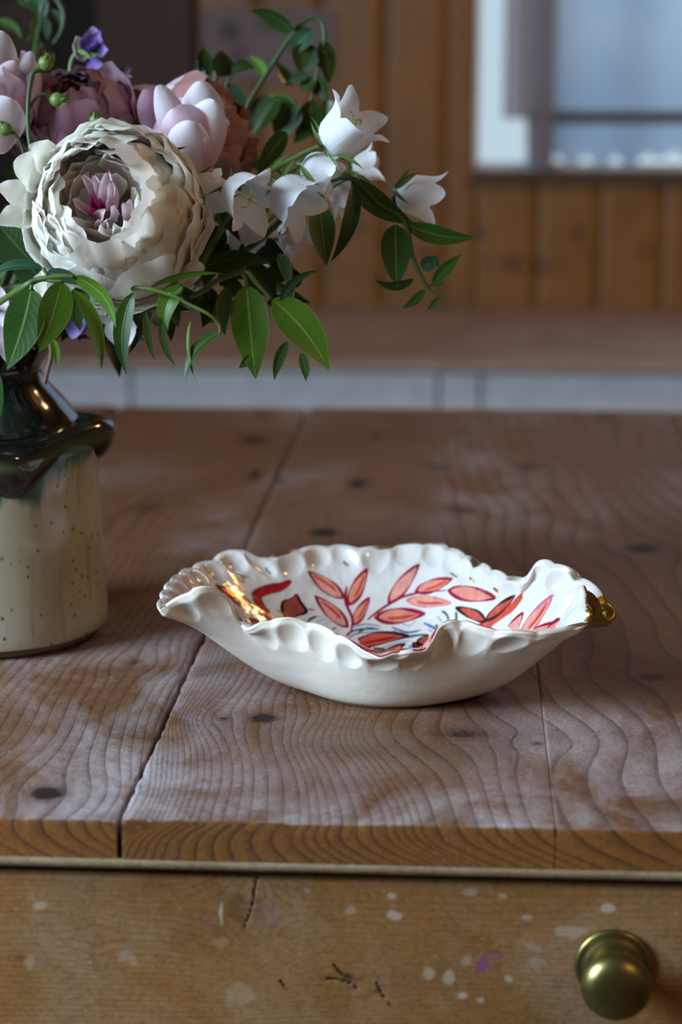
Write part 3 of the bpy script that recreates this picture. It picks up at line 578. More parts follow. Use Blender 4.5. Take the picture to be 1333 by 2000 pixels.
    def poly3(L, col, edge, ew, alpha=.92):
        idx = near(L, .002); sub = flat[idx]
        # inside test in the polygon's own best-fit plane
        c = L.mean(0); U, S_, Vt = np.linalg.svd(L-c); e1, e2, e3 = Vt; q = np.stack([(L-c)@e1, (L-c)@e2], 1); s2 = np.stack([(sub-c)@e1, (sub-c)@e2], 1)
        ins = np.zeros(len(sub), bool); n = len(q)
        for i in range(n):
            a, b = q[i], q[(i+1) % n]; cr = (a[1] > s2[:, 1]) != (b[1] > s2[:, 1]); ins ^= cr & (s2[:, 0] < (b[0]-a[0])*(s2[:, 1]-a[1])/(b[1]-a[1]+1e-12)+a[0])
        ins &= np.abs((sub-c)@e3) < .012
        dab(idx[ins], np.full(ins.sum(), alpha), col)
        if edge is not None:
            n = len(L); wv = ew*1.5*.001*.5*(1+.5*np.sin(np.arange(n)*2*PI/n*2+1)); LL = np.vstack([L, L[:1]]); near_ = np.abs((sub-c)@e3) < .012
            d = seg_dist(sub[near_], LL, wv); dab(idx[near_], np.clip((1.15-d)*3, 0, 1), edge)
    done = []
    def pleaf(b, t, w, col, edge, ew=1.0, accent=None, bend=0.):
        b = np.array(b, float); t = np.array(t, float); ax = t-b; L = np.linalg.norm(ax); ax /= L; pe = np.array([-ax[1], ax[0]]); v = np.linspace(0, 1, 13)
        ww = w*.5*np.sin(PI*v**.85)**.8*(1-.15*v); md = b+np.outer(v*L, ax)+np.outer(bend*np.sin(PI*v), pe)
        pts = np.vstack([md+ww[:, None]*pe, (md-ww[:, None]*pe)[::-1][1:-1]]); L3 = np.array([place(p) for p in pts]); poly3(L3, col, edge, ew); done.append(('p', L3, col, edge, ew))
        if accent is not None:
            stroke([md[3]+pe*ww[3]*.25, md[6]+pe*ww[6]*.3, md[10]+pe*ww[10]*.1], w*.26, accent, alpha=.85)
    PK, PK2, CR, OR, RD, DK, BL, NV, TL, CO = (.66, .20, .14), (.68, .26, .20), (.26, .006, .030), (.50, .024, .002), (.27, .005, .003), (.022, .002, .006), (.03, .12, .30), (.004, .018, .05), (.008, .06, .075), (.55, .07, .05)
    # soft blue wash and wave strokes on the floor of the bowl
    for pts, w, c, al in [([(596, 1224), (604, 1211), (618, 1203)], 5, NV, 1), ([(594, 1194), (604, 1190), (616, 1192)], 3, NV, 1), ([(597, 1226), (611, 1209), (634, 1202)], 2.5, TL, .6), ([(607, 1232), (620, 1214), (640, 1208)], 2.5, TL, .6), ([(612, 1237), (628, 1222), (650, 1213)], 2, TL, .5), ([(628, 1225), (642, 1230), (657, 1226)], 4, NV, 1), ([(622, 1230), (638, 1239), (660, 1236)], 4, NV, 1),
            ([(655, 1254), (676, 1242), (694, 1231), (738, 1228)], 5, NV, .95), ([(650, 1262), (678, 1248), (700, 1237), (748, 1233)], 4, BL, .8), ([(687, 1226), (713, 1219), (744, 1223)], 3, BL, .9), ([(690, 1232), (716, 1225), (748, 1229)], 3, BL, .6), ([(766, 1225), (795, 1235), (822, 1231)], 5, BL, 1), ([(768, 1231), (792, 1241), (815, 1239)], 3, TL, .7), ([(785, 1217), (800, 1222), (812, 1213)], 3, BL, .6), ([(829, 1217), (850, 1227), (866, 1236), (874, 1246)], 7, BL, .95), ([(838, 1230), (852, 1238), (862, 1246)], 5, BL, .6), ([(864, 1193), (874, 1202), (877, 1217)], 5, TL, 1), ([(891, 1196), (892, 1206), (888, 1216)], 5, TL, 1), ([(855, 1204), (862, 1212), (868, 1221)], 3, BL, .8), ([(794, 1246), (822, 1240), (850, 1242)], 4.5, TL, 1), ([(700, 1235), (718, 1228), (740, 1229)], 3.5, NV, 1), ([(698, 1222), (720, 1219), (742, 1223)], 2.5, TL, .6), ([(973, 1246), (982, 1237), (990, 1231)], 4, TL, .9), ([(755, 1284), (780, 1276), (815, 1273)], 5, NV, .9), ([(760, 1274), (790, 1266), (822, 1262)], 6, BL, .65), ([(735, 1290), (765, 1281), (800, 1283)], 6, BL, .7), ([(745, 1266), (770, 1257), (800, 1251)], 5, BL, .5), ([(660, 1266), (690, 1272), (700, 1264)], 5, NV, .6)]:
        stroke(pts, w, c, alpha=al)
    # pink leaf sprays
    pleaf((671, 1168), (603, 1117), 27, PK2, CR, .8, OR); pleaf((682, 1181), (717, 1112), 26, PK, CR, .9, OR); pleaf((679, 1224), (617, 1165), 27, PK2, CR, .9, OR); pleaf((690, 1220), (721, 1168), 21, PK, CR, .8, OR)
    stroke([(678, 1146), (675, 1163), (677, 1180), (689, 1210), (685, 1236)], 7.5, CR); stroke([(601, 1129), (625, 1152), (657, 1168)], 2, CR, alpha=.7); stroke([(614, 1156), (640, 1163), (664, 1170)], 2, (.3, .2, .28), alpha=.6)
    pleaf((760, 1177), (818, 1103), 27, PK2, CR, .9); pleaf((813, 1155), (883, 1131), 25, PK, CR, .9, OR); pleaf((795, 1172), (881, 1178), 23, PK2, (.62, .2, .2), .7, OR); pleaf((735, 1206), (828, 1199), 30, PK, CR, 1.2, OR); pleaf((877, 1153), (968, 1168), 30, PK, CR, 1.0, (.78, .2, .15))
    stroke([(719, 1210), (735, 1197), (762, 1179), (790, 1165), (820, 1158), (872, 1153)], 6, CR)
    pleaf((1016, 1246), (1080, 1163), 24, PK2, (.55, .12, .2), .9, OR); pleaf((985, 1252), (1022, 1197), 20, PK2, CR, .7); pleaf((1020, 1247), (1083, 1216), 15, PK, CR, .8); pleaf((1057, 1247), (1099, 1205), 13, PK, CR, 1)
    # red and orange sprigs
    stroke([(932, 1240), (950, 1223), (973, 1205), (1000, 1185), (1020, 1163)], 15, CO); stroke([(945, 1245), (965, 1240), (972, 1232)], 6, CO); stroke([(922, 1235), (936, 1222), (950, 1212)], 9, OR)
    pleaf((949, 1213), (892, 1187), 20, OR, DK, .9, bend=2); pleaf((950, 1211), (1006, 1164), 17, OR, DK, .9); pleaf((924, 1233), (853, 1222), 14, RD, DK, .8)
    pleaf((684, 1262), (797, 1242), 26, OR, DK, 1.0, RD, bend=-5); pleaf((733, 1289), (790, 1258), 17, OR, DK, .9, (.8, .22, .05)); pleaf((700, 1278), (752, 1268), 15, RD, DK, .7)
    pleaf((815, 1254), (862, 1247), 20, RD, DK, .8); pleaf((808, 1256), (834, 1286), 12, RD, DK, .8); pleaf((845, 1270), (815, 1262), 12, OR, DK, .7)
    stroke([(474, 1176), (500, 1190), (525, 1208), (546, 1231)], 9, DK); stroke([(474, 1176), (500, 1190), (525, 1208), (546, 1231)], 6.5, (.5, .06, .012))
    pleaf((494, 1188), (423, 1143), 22, RD, DK, 1.0, OR)
    cu_ = [(522, 1194), (511, 1186), (502, 1163), (522, 1152), (548, 1146), (566, 1136)]; stroke(cu_, 21, DK); stroke(cu_, 16.5, (.36, .012, .012)); stroke([(511, 1186), (525, 1212), (545, 1228)], 6, (.36, .02, .012))
    L3 = np.array([place(p) for p in spline([(553, 1197), (551, 1185), (555, 1174), (569, 1169), (580, 1161), (586, 1174), (599, 1194), (586, 1201), (575, 1205), (562, 1212)], 3, True)]); poly3(L3, RD, DK, 1.0); stroke([(562, 1198), (572, 1186), (582, 1186)], 6, OR, alpha=.8)
    pleaf((498, 1233), (462, 1202), 13, (.6, .14, .03), (.2, .03, .01), .6); pleaf((532, 1230), (487, 1209), 17, RD, DK, .8); pleaf((566, 1228), (597, 1219), 14, RD, DK, .7)
    # the sprays go on round the part hidden from the front
    hid = [d for d in done]
    for d in hid[::2]:
        L = d[1].copy(); L[:, :2] = 2*cen-L[:, :2]+np.array([0, -.004]); v0 = L[:, 1].max()
        if v0 > cen[1]-.046: continue
        for i in range(len(L)):
            q = np.argmin((flat[:, 0]-L[i, 0])**2+(flat[:, 1]-L[i, 1])**2); L[i] = flat[q]
        if d[0] == 's': stroke3(L, d[2], d[3], False, d[4])
        else: poly3(L, d[2], d[3], d[4])
    # gold: lustre specks and tipped rim; scribbled streaks are lamp reflections painted in
    for pts, w in [([(456, 1112), (458, 1128), (468, 1135), (466, 1146), (474, 1152)], 3.2), ([(459, 1118), (472, 1124), (485, 1127)], 3), ([(462, 1130), (478, 1128), (470, 1140), (480, 1136)], 2.6), ([(436, 1150), (455, 1160), (470, 1172), (484, 1176)], 2.2), ([(444, 1158), (462, 1166), (480, 1180)], 2), ([(446, 1152), (466, 1162), (482, 1171)], 2), ([(516, 1196), (532, 1210), (545, 1229)], 3), ([(524, 1196), (538, 1212), (555, 1232)], 2.2), ([(541, 1190), (552, 1197), (566, 1192), (578, 1180)], 3.4), ([(556, 1176), (559, 1192), (566, 1210)], 3), ([(543, 1208), (556, 1200), (570, 1208)], 3), ([(546, 1212), (552, 1222), (549, 1231)], 4), ([(372, 1134), (380, 1140), (388, 1144)], 3), ([(519, 1109), (524, 1116), (529, 1121)], 3), ([(672, 1096), (676, 1102), (682, 1104)], 4), ([(880, 1118), (888, 1124), (894, 1128)], 4), ([(918, 1128), (926, 1136)], 5), ([(965, 1149), (973, 1155)], 5), ([(450, 1098), (452, 1106)], 3), ([(340, 1150), (350, 1165), (352, 1178)], 2.5)]:
        stroke(pts, w, (0, 0, 0), au=True)
    u_ang = np.arange(NU)
    rx = px[:, -1]; ry = py[:, -1]; lip = (rx > 1138) & (ry < 1236); lipw = smoothc(lip.astype(float), 90)[:, None]
    rimx = np.clip(vnoise(np.arange(NU)/28., np.zeros(NU))*1.6-.2, 0, 1)[:, None]
    gold = np.maximum(gold, np.clip((.0010+.0016*rimx-dsI)/.0006, 0, 1)*rimx*.9)
    out_g = lipw*np.clip(1.5-np.concatenate([np.full((NU, 3), .2), ds, np.zeros((NU, 2))], 1)/.012, 0, 1)
    gold = np.maximum(gold, ((rx > 1147) & (ry < 1236) & (ry > 1160))[:, None]*np.clip((.016-dsI)/.003, 0, 1)*(px > 1146))
    bw_ = thing('ruffled_bowl', 'white hand-pinched porcelain bowl with ruffled rim and painted coral leaves inside', 'bowl', (cen[0], cen[1], TZ))
    Fi = gridF(NU, I.shape[1], True); Fo = gridF(NU, O.shape[1], True)
    a, b, c, d = O[100, 60], O[101, 60], O[101, 61], O[100, 61]
    flip = np.dot(np.cross(b-a, d-a), Nn[100, 57]) > 0
    if flip: Fo = Fo[:, ::-1]
    else: Fi = Fi[:, ::-1]
    mesh('painted_inside', I.reshape(-1, 3), Fi, M['bowl_in'], bw_, cols=dict(paint=paint), attrs=dict(gold=gold))
    mesh('outside', O.reshape(-1, 3), Fo, M['bowl_out'], bw_, attrs=dict(gold=out_g))
build_bowl()
# ------------------------------------------------------------------ vase
VB = PZ(-22, 1227, TZ); VD = (VB-CAM)@FW; VX, VY = VB[0], VB[1]
def vr(px, py):   # silhouette point -> (radius, height)
    q = P(px, py, VD); return math.hypot(q[0]-VX, q[1]-VY)*1.0, q[2]
vs = thing('stoneware_vase', 'speckled cream stoneware vase with black-green glazed neck, holding the flowers', 'vase', (VX, VY, TZ))
def zat(py): return P(-22, py, VD)[2]
s_ = VD/FPX
def rp_(px): return (px+22)*s_
zz = lambda py: TZ+(1227-py)*s_/math.cos(PITCH+R(3))
prof = [(0.001, TZ+.0066), (rp_(203), TZ+.0066), (rp_(208), zz(1212)), (rp_(210), zz(1190)), (rp_(208), zz(1120)), (rp_(205), zz(1040)), (rp_(201), zz(980)), (rp_(198), zz(930)), (rp_(199), zz(900)), (rp_(202), zz(880)), (rp_(203), zz(866)), (rp_(196), zz(854))]
pp = spline([(r, z, 0) for r, z in prof[2:]], 7)[:, :2]; pr = prof[:2]+[tuple(a) for a in pp]
def mod_body(V, a):
    z = V[:, :, 2]; w = np.clip((z-zz(960))/(zz(860)-zz(960)), 0, 1)**2
    f = 1+w*.05*np.sin(a*3+2.2)[:, None]+.004*np.sin(a*7+1)[:, None]*1.0
    V[:, :, 0] = VX+(V[:, :, 0]-VX)*f; V[:, :, 1] = VY+(V[:, :, 1]-VY)*f; return V
V, F = lathe(pr, VX, VY, 120, mod_body)
ang = np.arctan2(V[:, 1]-VY, V[:, 0]-VX); hz = (V[:, 2]-zz(1000))/(zz(870)-zz(1000))
drip = np.clip(hz, 0, 1.2)*.85+.34*np.cos(ang+PI*.62)+.10*np.sin(ang*5+.5)*np.clip(hz+.3, 0, 1)-.10
drip = np.where(V[:, 2] < zz(1010), -1, drip)
mesh('body', V, F[:, :], M['vase'], vs, attrs=dict(drip=drip))
V, F = lathe([(0.001, TZ+.0003), (rp_(196), TZ+.0003), (rp_(200), TZ+.002), (rp_(201), TZ+.0068), (0.001, TZ+.0069)], VX, VY, 80); mesh('foot', V, F, M['clay'], vs)
# ruffled collar: outward roll of clay, its edge rising and drooping
n = 200; a = np.arange(n)*2*PI/n; m = 26; t = np.linspace(0, 1, m); A, T = np.meshgrid(a, t, indexing='ij')
# droop is deepest at the front right of the vase (a = -60 degrees)
def bump_(A, c, w): d = (A-c+PI) % (2*PI)-PI; return np.exp(-(d/w)**2)
droop = .016*bump_(A, R(-63), .34)+.004*bump_(A, R(-105), .3)+.012*bump_(A, R(60), .4)+.010*bump_(A, R(-150), .3)-.003*bump_(A, R(-15), .4)+.0012*np.sin(A*6)
outw = .008*bump_(A, R(2), .40)+.008*bump_(A, R(-62), .35)+.006*bump_(A, R(120), .5)+.0015*np.sin(A*5+1)
r0 = rp_(165); r1 = rp_(206)+outw; th_ = T*PI*1.15
rr = r0+(r1-r0)*np.sin(np.clip(th_, 0, PI/2))**.8; rr = np.where(th_ > PI/2, r1-.010*(1-np.sin(th_)), rr)
zt = zz(838); zc = zt+.005*np.sin(th_)-.0085*(1+.55*bump_(A, R(2), .5))*(1-np.cos(th_))+.0045*bump_(A, R(0), .5)-droop*T**1.2
V = np.stack([VX+rr*np.cos(A), VY+rr*np.sin(A), zc], -1).reshape(-1, 3)
edge = np.exp(-((T-.50)/.07)**2)+.8*np.exp(-((T-1)/.06)**2)
mesh('collar', V, gridF(n, m, True), M['glaze'], vs, attrs=dict(edge=np.clip(edge, 0, 1)))
pr = spline([(r, z, 0) for r, z in [(rp_(168), zz(836)), (rp_(160), zz(822)), (rp_(140), zz(795)), (rp_(112), zz(765)), (rp_(98), zz(745)), (rp_(96), zz(728)), (rp_(110), zz(708)), (rp_(128), zz(688)), (rp_(142), zz(665)), (rp_(148), zz(645)), (rp_(144), zz(641)), (rp_(136), zz(650)), (rp_(118), zz(690)), (rp_(88), zz(730)), (rp_(84), zz(760)), (rp_(100), zz(800))]], 6)[:, :2]
def mod_neck(V, a):
    V[:, :, 0] += .0006*np.sin(a*2)[:, None]; return V
V, F = lathe([tuple(q) for q in pr], VX, VY, 100, mod_neck); mesh('neck', V, F, M['glaze'], vs, attrs=dict(edge=V[:, 0]*0))
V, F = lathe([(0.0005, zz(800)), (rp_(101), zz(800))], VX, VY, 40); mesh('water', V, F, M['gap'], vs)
ZM = zz(645)
# ------------------------------------------------------------------ bouquet
MOUTH = np.array([VX, VY, ZM])
def leaf_mesh(name, b, t, w, bend, mat, parent, roll=0., fold=.22, curl=0., nu=9, nv=15, shape=(.8, .9), bias=.72, ruff=0., view=None):
    """a leaf blade from b to t; bend = sideways bow of the midrib, roll turns the blade about the midrib"""
    b = np.asarray(b, float); t = np.asarray(t, float); ax = t-b; L = np.linalg.norm(ax); ax = ax/L
    vd = nrm((b+t)/2-CAM) if view is None else nrm(view); sd = nrm(np.cross(ax, vd)); nn = nrm(np.cross(sd, ax))
    if np.dot(nn, vd) > 0: nn = -nn
    c, s_n = math.cos(roll), math.sin(roll); sd2 = sd*c+nn*s_n; n2 = nn*c-sd*s_n
    v = np.linspace(0, 1, nv); u = np.linspace(-1, 1, nu)
    if shape[0] < .7: v = .5-.5*np.cos(PI*v)
    mid = b+np.outer(v*L, ax)+np.outer(4*v*(1-v)*bend, sd)+np.outer((v**2-v)*curl*L, -n2)
    ww = w*.5*np.sin(PI*np.clip(v, 0, 1)**bias)**shape[0]*(1-v**6*.3); ww[0] = .0004; ww[-1] = .0001
    tg = np.gradient(mid, axis=0); tg /= np.linalg.norm(tg, axis=1, keepdims=True)
    S2 = sd2-np.sum(tg*sd2, 1)[:, None]*tg; S2 /= np.linalg.norm(S2, axis=1, keepdims=True)
    fe = 2.3 if shape[0] < .7 else 1.3
    V = mid[None]+u[:, None, None]*ww[None, :, None]*S2[None]+(np.abs(u)**fe)[:, None, None]*ww[None, :, None]*fold*n2
    if ruff: V = V+(ruff*w*np.sin(v*17+rng.random()*6)[None, :]*np.abs(u)[:, None]**2)[:, :, None]*n2
    UV = np.stack([np.repeat((u[:, None]+1)/2, nv, 1), np.repeat(v[None], nu, 0)], -1).reshape(-1, 2)
    return mesh(name, V.reshape(-1, 3), gridF(nu, nv), mat, parent, uv=UV)
def tube(name, pts, rad, mat, parent, k=5, n=8):
    p = spline(pts, k); rad = np.interp(np.linspace(0, 1, len(p)), np.linspace(0, 1, len(rad)), rad) if not np.isscalar(rad) else rad
    V, F = tubeVF(p, rad, n); return mesh(name, V, F, mat, parent)
def pxm(w, d): return w*d/FPX
def wide(L, k=1.12):   # every leaf a little turned, the way they hang
    return [(*e[:4], e[4]*k, e[5], dict(e[6] if len(e) > 6 else {}, roll=(i*67) % 90-45, fold=.3, curl=.12)) for i, e in enumerate(L)]
def leaves(root, L, d0, mat0):
    for e in L:
        bx, by, tx, ty, w, bend = e[:6]; o = e[6] if len(e) > 6 else {}
        d = o.get('d', d0); dt = o.get('dt', 0.0)
        leaf_mesh('leaf', P(bx, by, d), P(tx, ty, d+dt), pxm(w, d), pxm(bend, d), M[o.get('m', mat0)], root, R(o.get('roll', 0)), o.get('fold', .22), o.get('curl', .06))
def into_vase(p, side=0.):
    p = np.asarray(p); q = MOUTH+np.array([.018*math.cos(side), .018*math.sin(side), -.012]); e = MOUTH+np.array([-.012*math.cos(side), -.012*math.sin(side), -.085])
    return [e, q, q*.6+p*.4+np.array([0, 0, .012]), p]
def stem_to_vase(root, p, rad, side, mat='stem'): tube('stem', into_vase(p, side), rad, M[mat], root, 6)
BASE = MOUTH+np.array([0, 0, -.09])
# --- rose / peony head: cupped petals on nested shells
def petal(parent, name, C0, fr, Rr, phi1, span, az, hw, mat, flare=0., cup=0., notch=.1, ruff=.0, nu=11, nv=11, tipr=.35, seed=0):
    e1, e2, ax = fr; u = np.linspace(-1, 1, nu)[:, None]; v = np.linspace(0, 1, nv)[None, :]
    r_ = np.random.default_rng(seed); k1, k2, k3 = r_.random(3)*6
    edge = 1-tipr*.82*np.abs(u)**2.3+notch*(.5*np.sin(u*3.6+k1)+.35*np.sin(u*8.1+k2))*.16
    vv = v*edge
    phi = phi1+span*(1-vv)
    w = hw*np.sin(np.clip(.12+.88*v, 0, 1)*PI*.54)**.8
    alpha = az+u*w/np.maximum(.25, np.sin(np.clip(phi, .15, PI-.15)))
    rr = Rr*(1+flare*vv**4+.012*vv**9-cup*u**2*.5*v+ruff*np.sin(u*6+k3)*vv**2+ruff*.6*np.sin(u*11+vv*5+k1)*vv**3+.02*np.sin(vv*7+k2+u*2))
    rr = rr+Rr*.10*(1-v)*-1
    x = rr*np.sin(phi)*np.cos(alpha); y = rr*np.sin(phi)*np.sin(alpha); z = rr*np.cos(phi)
    V = C0+x[..., None]*e1+y[..., None]*e2+z[..., None]*ax
    UV = np.stack([np.repeat((u+1)/2, nv, 1), np.repeat(v, nu, 0)], -1).reshape(-1, 2)
    return mesh(name, V.reshape(-1, 3), gridF(nu, nv), mat, parent, uv=UV)
def frame_of(ax):
    ax = nrm(ax); e1 = nrm(np.cross(ax, [0.1, .2, 1])); return e1, np.cross(ax, e1), ax
def head(root, C0, ax, rings, seed, jit=6):
    fr = frame_of(ax); k = seed*1000
    for (Rr, ph, cnt, hw, mat, fl, ru, sp, cup) in rings:
        a0 = rng.random()*6
        for i in range(cnt):
            k += 1; rj = 1+.045*rng.standard_normal(); pj = R(ph)+R(jit)*rng.standard_normal()
            petal(root, 'petal', C0, fr, Rr*rj, pj, R(sp), a0+2*PI*i/cnt+.18*rng.standard_normal(), hw*(1+.15*rng.standard_normal()), M[mat], fl, cup, .28, ru, seed=k)
TOCAM = -FW
# white peony, front and centre
pe_d = 1.085; C0 = P(226, 422, pe_d+.012)
peo = thing('peony', 'large cream-white peony with magenta-edged centre, in front of the bouquet', 'flower', BASE)
axp = nrm(TOCAM-.14*RT+.14*UP)
head(peo, C0, axp, [(0.0488, 100, 6, .72, 'peony', .07, 0.032, 70, .06), (0.0482, 92, 7, .60, 'peony', .05, 0.029, 70, .06), (0.0476, 85, 8, .54, 'peony', .01, 0.029, 70, .06), (0.0471, 78, 8, .52, 'peony', .01, 0.029, 65, .06), (0.0466, 71, 9, .48, 'peony', -.015, 0.032, 60, .06), (0.0461, 65, 9, .46, 'peony', -.015, 0.035, 60, .06), (0.0456, 59, 9, .44, 'peony', -.015, 0.035, 60, .06), (0.0452, 53, 9, .42, 'peony', -.015, 0.038, 60, .06), (0.0446, 48, 9, .42, 'peony', -.015, 0.041, 60, .06), (0.0438, 47, 9, .42, 'peony', -.015, 0.043, 60, .05), (0.0427, 44, 8, .42, 'peony', -.015, 0.043, 65, .05), (0.0397, 43, 8, .44, 'peony', -.015, 0.043, 70, .05)], 1, 9)
head(peo, C0+axp*.014, axp, [(0.0360, 46, 8, .48, 'peonyblush', .06, .04, 75, .04), (0.0319, 52, 8, .50, 'peonyblush', .06, .04, 75, .04), (0.0273, 58, 7, .55, 'peonyblush', .06, .05, 80, .04), (0.0228, 58, 7, .6, 'peonyblush', .06, .05, 80, .04), (0.0173, 66, 6, .7, 'peonyblush', .06, .05, 80, .04)], 9, 7)
# extra petals that break the outline
for q in [(90, 392, -8, 366, 62, 6), (90, 425, -4, 436, 60, -5), (90, 360, 26, 318, 84, 0), (110, 335, 60, 284, 70, 0)]:
    leaf_mesh('petal', P(q[0], q[1], pe_d+.02), P(q[2], q[3], pe_d-.004), pxm(q[4], pe_d), pxm(q[5], pe_d), M['peony'], peo, .5, .25, .1, shape=(.6, .8), bias=1.3, ruff=.05)
fp = frame_of(axp)
def cpt(x, y, h): return C0+RT*(x*.92+1)*.001+UP*y*.92*.001+axp*(h-2)*.001
# magenta-edged petaloids in the cup: (foot x, y, h) (tip x, y, h), width in mm
for f, t, w, mt in [((-8, 3, 5), (-14, 17, 27), 6, 'petaloid'), ((-7, 3, 5), (-7, 16, 29), 6, 'petaloid'), ((-5, 0, 8), (3, 17, 33), 10, 'petaloid'), ((-4, -2, 8), (4, 12, 30), 8, 'petaloid'), ((-8, 0, 6), (-19, 3, 28), 7, 'petaloid'), ((-9, -3, 8), (-8, 5, 27), 4, 'magenta'), ((-8, -4, 10), (-10, -4, 30), 5, 'magenta'),
                    ((-7, -2, 8), (-4, 3, 26), 4, 'magenta'), ((-10, -6, 10), (2, -5, 33), 7, 'petaloid'), ((-6, -8, 10), (6, -3, 35), 7, 'petaloid'), ((-6, -9, 10), (-2, -11, 34), 7, 'petaloid'), ((-3, -10, 10), (4, -13, 35), 6, 'petaloid'), ((9, -9, 10), (12, -2, 36), 7, 'petaloid'), ((12, -8, 10), (17, 0, 37), 7, 'petaloid'), ((13, -10, 10), (21, -6, 37), 9, 'petaloid'), ((10, -12, 10), (13, -13, 38), 11, 'peony'), ((8, -12, 10), (7, -15, 36), 10, 'peony'), ((-13, -10, 10), (-18, -10, 32), 7, 'peony'), ((0, -14, 8), (-2, -19, 36), 12, 'peonyblush')]:
    leaf_mesh('inner_petal', cpt(*f), cpt(*t), w*.001, .0022*(rng.random()-.5), M[mt], peo, rng.random()*1.8-.9, .7, .25, nu=9, nv=12, shape=(.5, .8), bias=1.25, ruff=.13)
stem_to_vase(peo, C0-axp*.045, .0032, 0.3)
# mauve rose behind the peony
C1 = P(158, 245, 1.20)
ro = thing('garden_rose', 'full mauve-purple garden rose behind the top of the white peony', 'flower', BASE)
head(ro, C1, nrm(TOCAM-.15*RT+.75*UP), [(.0400, 88, 6, .60, 'mauve', .08, .04, 80, .1), (.0385, 70, 7, .52, 'mauvelight', .04, .03, 75, .1), (.0360, 56, 8, .5, 'mauve', -.02, .03, 70, .1), (.0335, 46, 8, .5, 'mauvelight', -.03, .04, 70, .1), (.0318, 36, 8, .5, 'mauve', .0, .05, 70, .1), (.0302, 30, 8, .5, 'mauvelight', 0, .05, 70, .1), (.0290, 25, 7, .5, 'mauve', 0, .06, 70, .1), (.0278, 20, 6, .5, 'mauvelight', 0, .06, 70, .1), (.0265, 15, 5, .5, 'mauve', 0, .06, 75, .1), (.025, 9, 4, .5, 'mauve', 0, .06, 80, .1)], 2)
stem_to_vase(ro, C1-UP*.035, .003, 1.2)
# lighter rose between them
C2 = P(262, 250, 1.22)
rl = thing('garden_rose', 'small lilac-pink rose half hidden between the mauve rose and the pale pink rose', 'flower', BASE)
head(rl, C2, nrm(TOCAM+.1*RT+.9*UP), [(.0260, 75, 6, .6, 'mauvelight', .15, .04, 85, .1), (.0240, 52, 6, .6, 'palewhite', .06, .04, 80, .1), (.0205, 40, 6, .6, 'mauve', 0, .06, 80, .1), (.015, 32, 5, .7, 'mauve', 0, .08, 80, .1)], 3)
leaf_mesh('petal', P(243, 225, 1.20), P(236, 166, 1.20), pxm(26, 1.2), 0, M['palewhite'], rl, .3, .3, .05, shape=(.6, .8), bias=1.1)
stem_to_vase(rl, C2-UP*.026, .0028, .9)
# pale pink rose right of the peony, seen from its back
rk = thing('garden_rose', 'pale pink rose with dusky ruffled petals right of the white peony', 'flower', BASE)
C3 = P(392, 268, 1.20); ax3 = nrm(.75*RT+.30*UP+.18*TOCAM)
head(rk, C3, ax3, [(.0370, 74, 6, .62, 'pink', .03, .04, 80, .05), (.0350, 58, 7, .52, 'tan', .05, .05, 75, .1), (.0325, 46, 8, .50, 'tan', .04, .06, 70, .1), (.0295, 38, 8, .50, 'tan', .05, .08, 70, .1), (.026, 32, 8, .50, 'tan', .08, .09, 70, .1), (.021, 28, 7, .6, 'tan', .08, .1, 70, .1), (.015, 26, 6, .7, 'tan', .08, .1, 70, .1)], 4)
for q in [(350, 320, 308, 166, 62, -10, 'palewhite', 1.150), (385, 330, 392, 158, 96, -6, 'palewhite', 1.158), (368, 335, 340, 210, 108, -12, 'pink', 1.140), (400, 335, 418, 195, 86, 10, 'palewhite', 1.146), (372, 370, 376, 235, 96, 6, 'palewhite', 1.128), (345, 340, 318, 268, 70, -6, 'palewhite', 1.136), (398, 372, 402, 268, 60, 10, 'pink', 1.134), (310, 280, 288, 168, 74, -8, 'mauvelight', 1.165), (300, 300, 285, 262, 34, 0, 'pink', 1.13)]:
    leaf_mesh('petal', P(q[0], q[1], q[7]+.02), P(q[2], q[3], q[7]), pxm(q[4], q[7]), pxm(q[5], q[7]), M[q[6]], rk, rng.random()*.3-.15, -.5, .30, nu=15, shape=(.42, .8), bias=1.15, ruff=.03)
leaf_mesh('sepal', P(310, 292, 1.125), P(366, 286, 1.12), pxm(8, 1.12), pxm(-3, 1.12), M['leafdark'], rk, .4)
stem_to_vase(rk, P(366, 372, 1.17), .0032, .1)
# large pale rose cut by the left edge
rf = thing('garden_rose', 'large pale pink rose cut off by the left edge of the picture', 'flower', BASE)
C4 = P(-34, 190, 1.17)
head(rf, C4, nrm(-.4*RT+.55*UP+.7*TOCAM), [(.0350, 80, 6, .62, 'pink', .04, .03, 75, .1), (.0330, 62, 7, .55, 'pink', 0, .04, 70, .1), (.0290, 50, 7, .55, 'pink', 0, .05, 70, .1), (.0235, 42, 6, .6, 'pink', 0, .06, 70, .1), (.017, 38, 6, .7, 'mauve', 0, .06, 70, .1)], 5)
for q in [(-10, 190, 8, 62, 104, 14, 'palewhite', 1.140), (5, 300, 22, 192, 100, 10, 'palewhite', 1.128), (0, 230, 30, 120, 60, 8, 'pink', 1.145), (52, 190, 62, 100, 36, 6, 'palewhite', 1.15)]:
    leaf_mesh('petal', P(q[0], q[1], q[7]+.015), P(q[2], q[3], q[7]), pxm(q[4], q[7]), pxm(q[5], q[7]), M[q[6]], rf, .2, -.4, .25, nu=15, shape=(.4, .8), bias=1.2, ruff=.03)
stem_to_vase(rf, P(-20, 290, 1.17), .0032, 2.6)
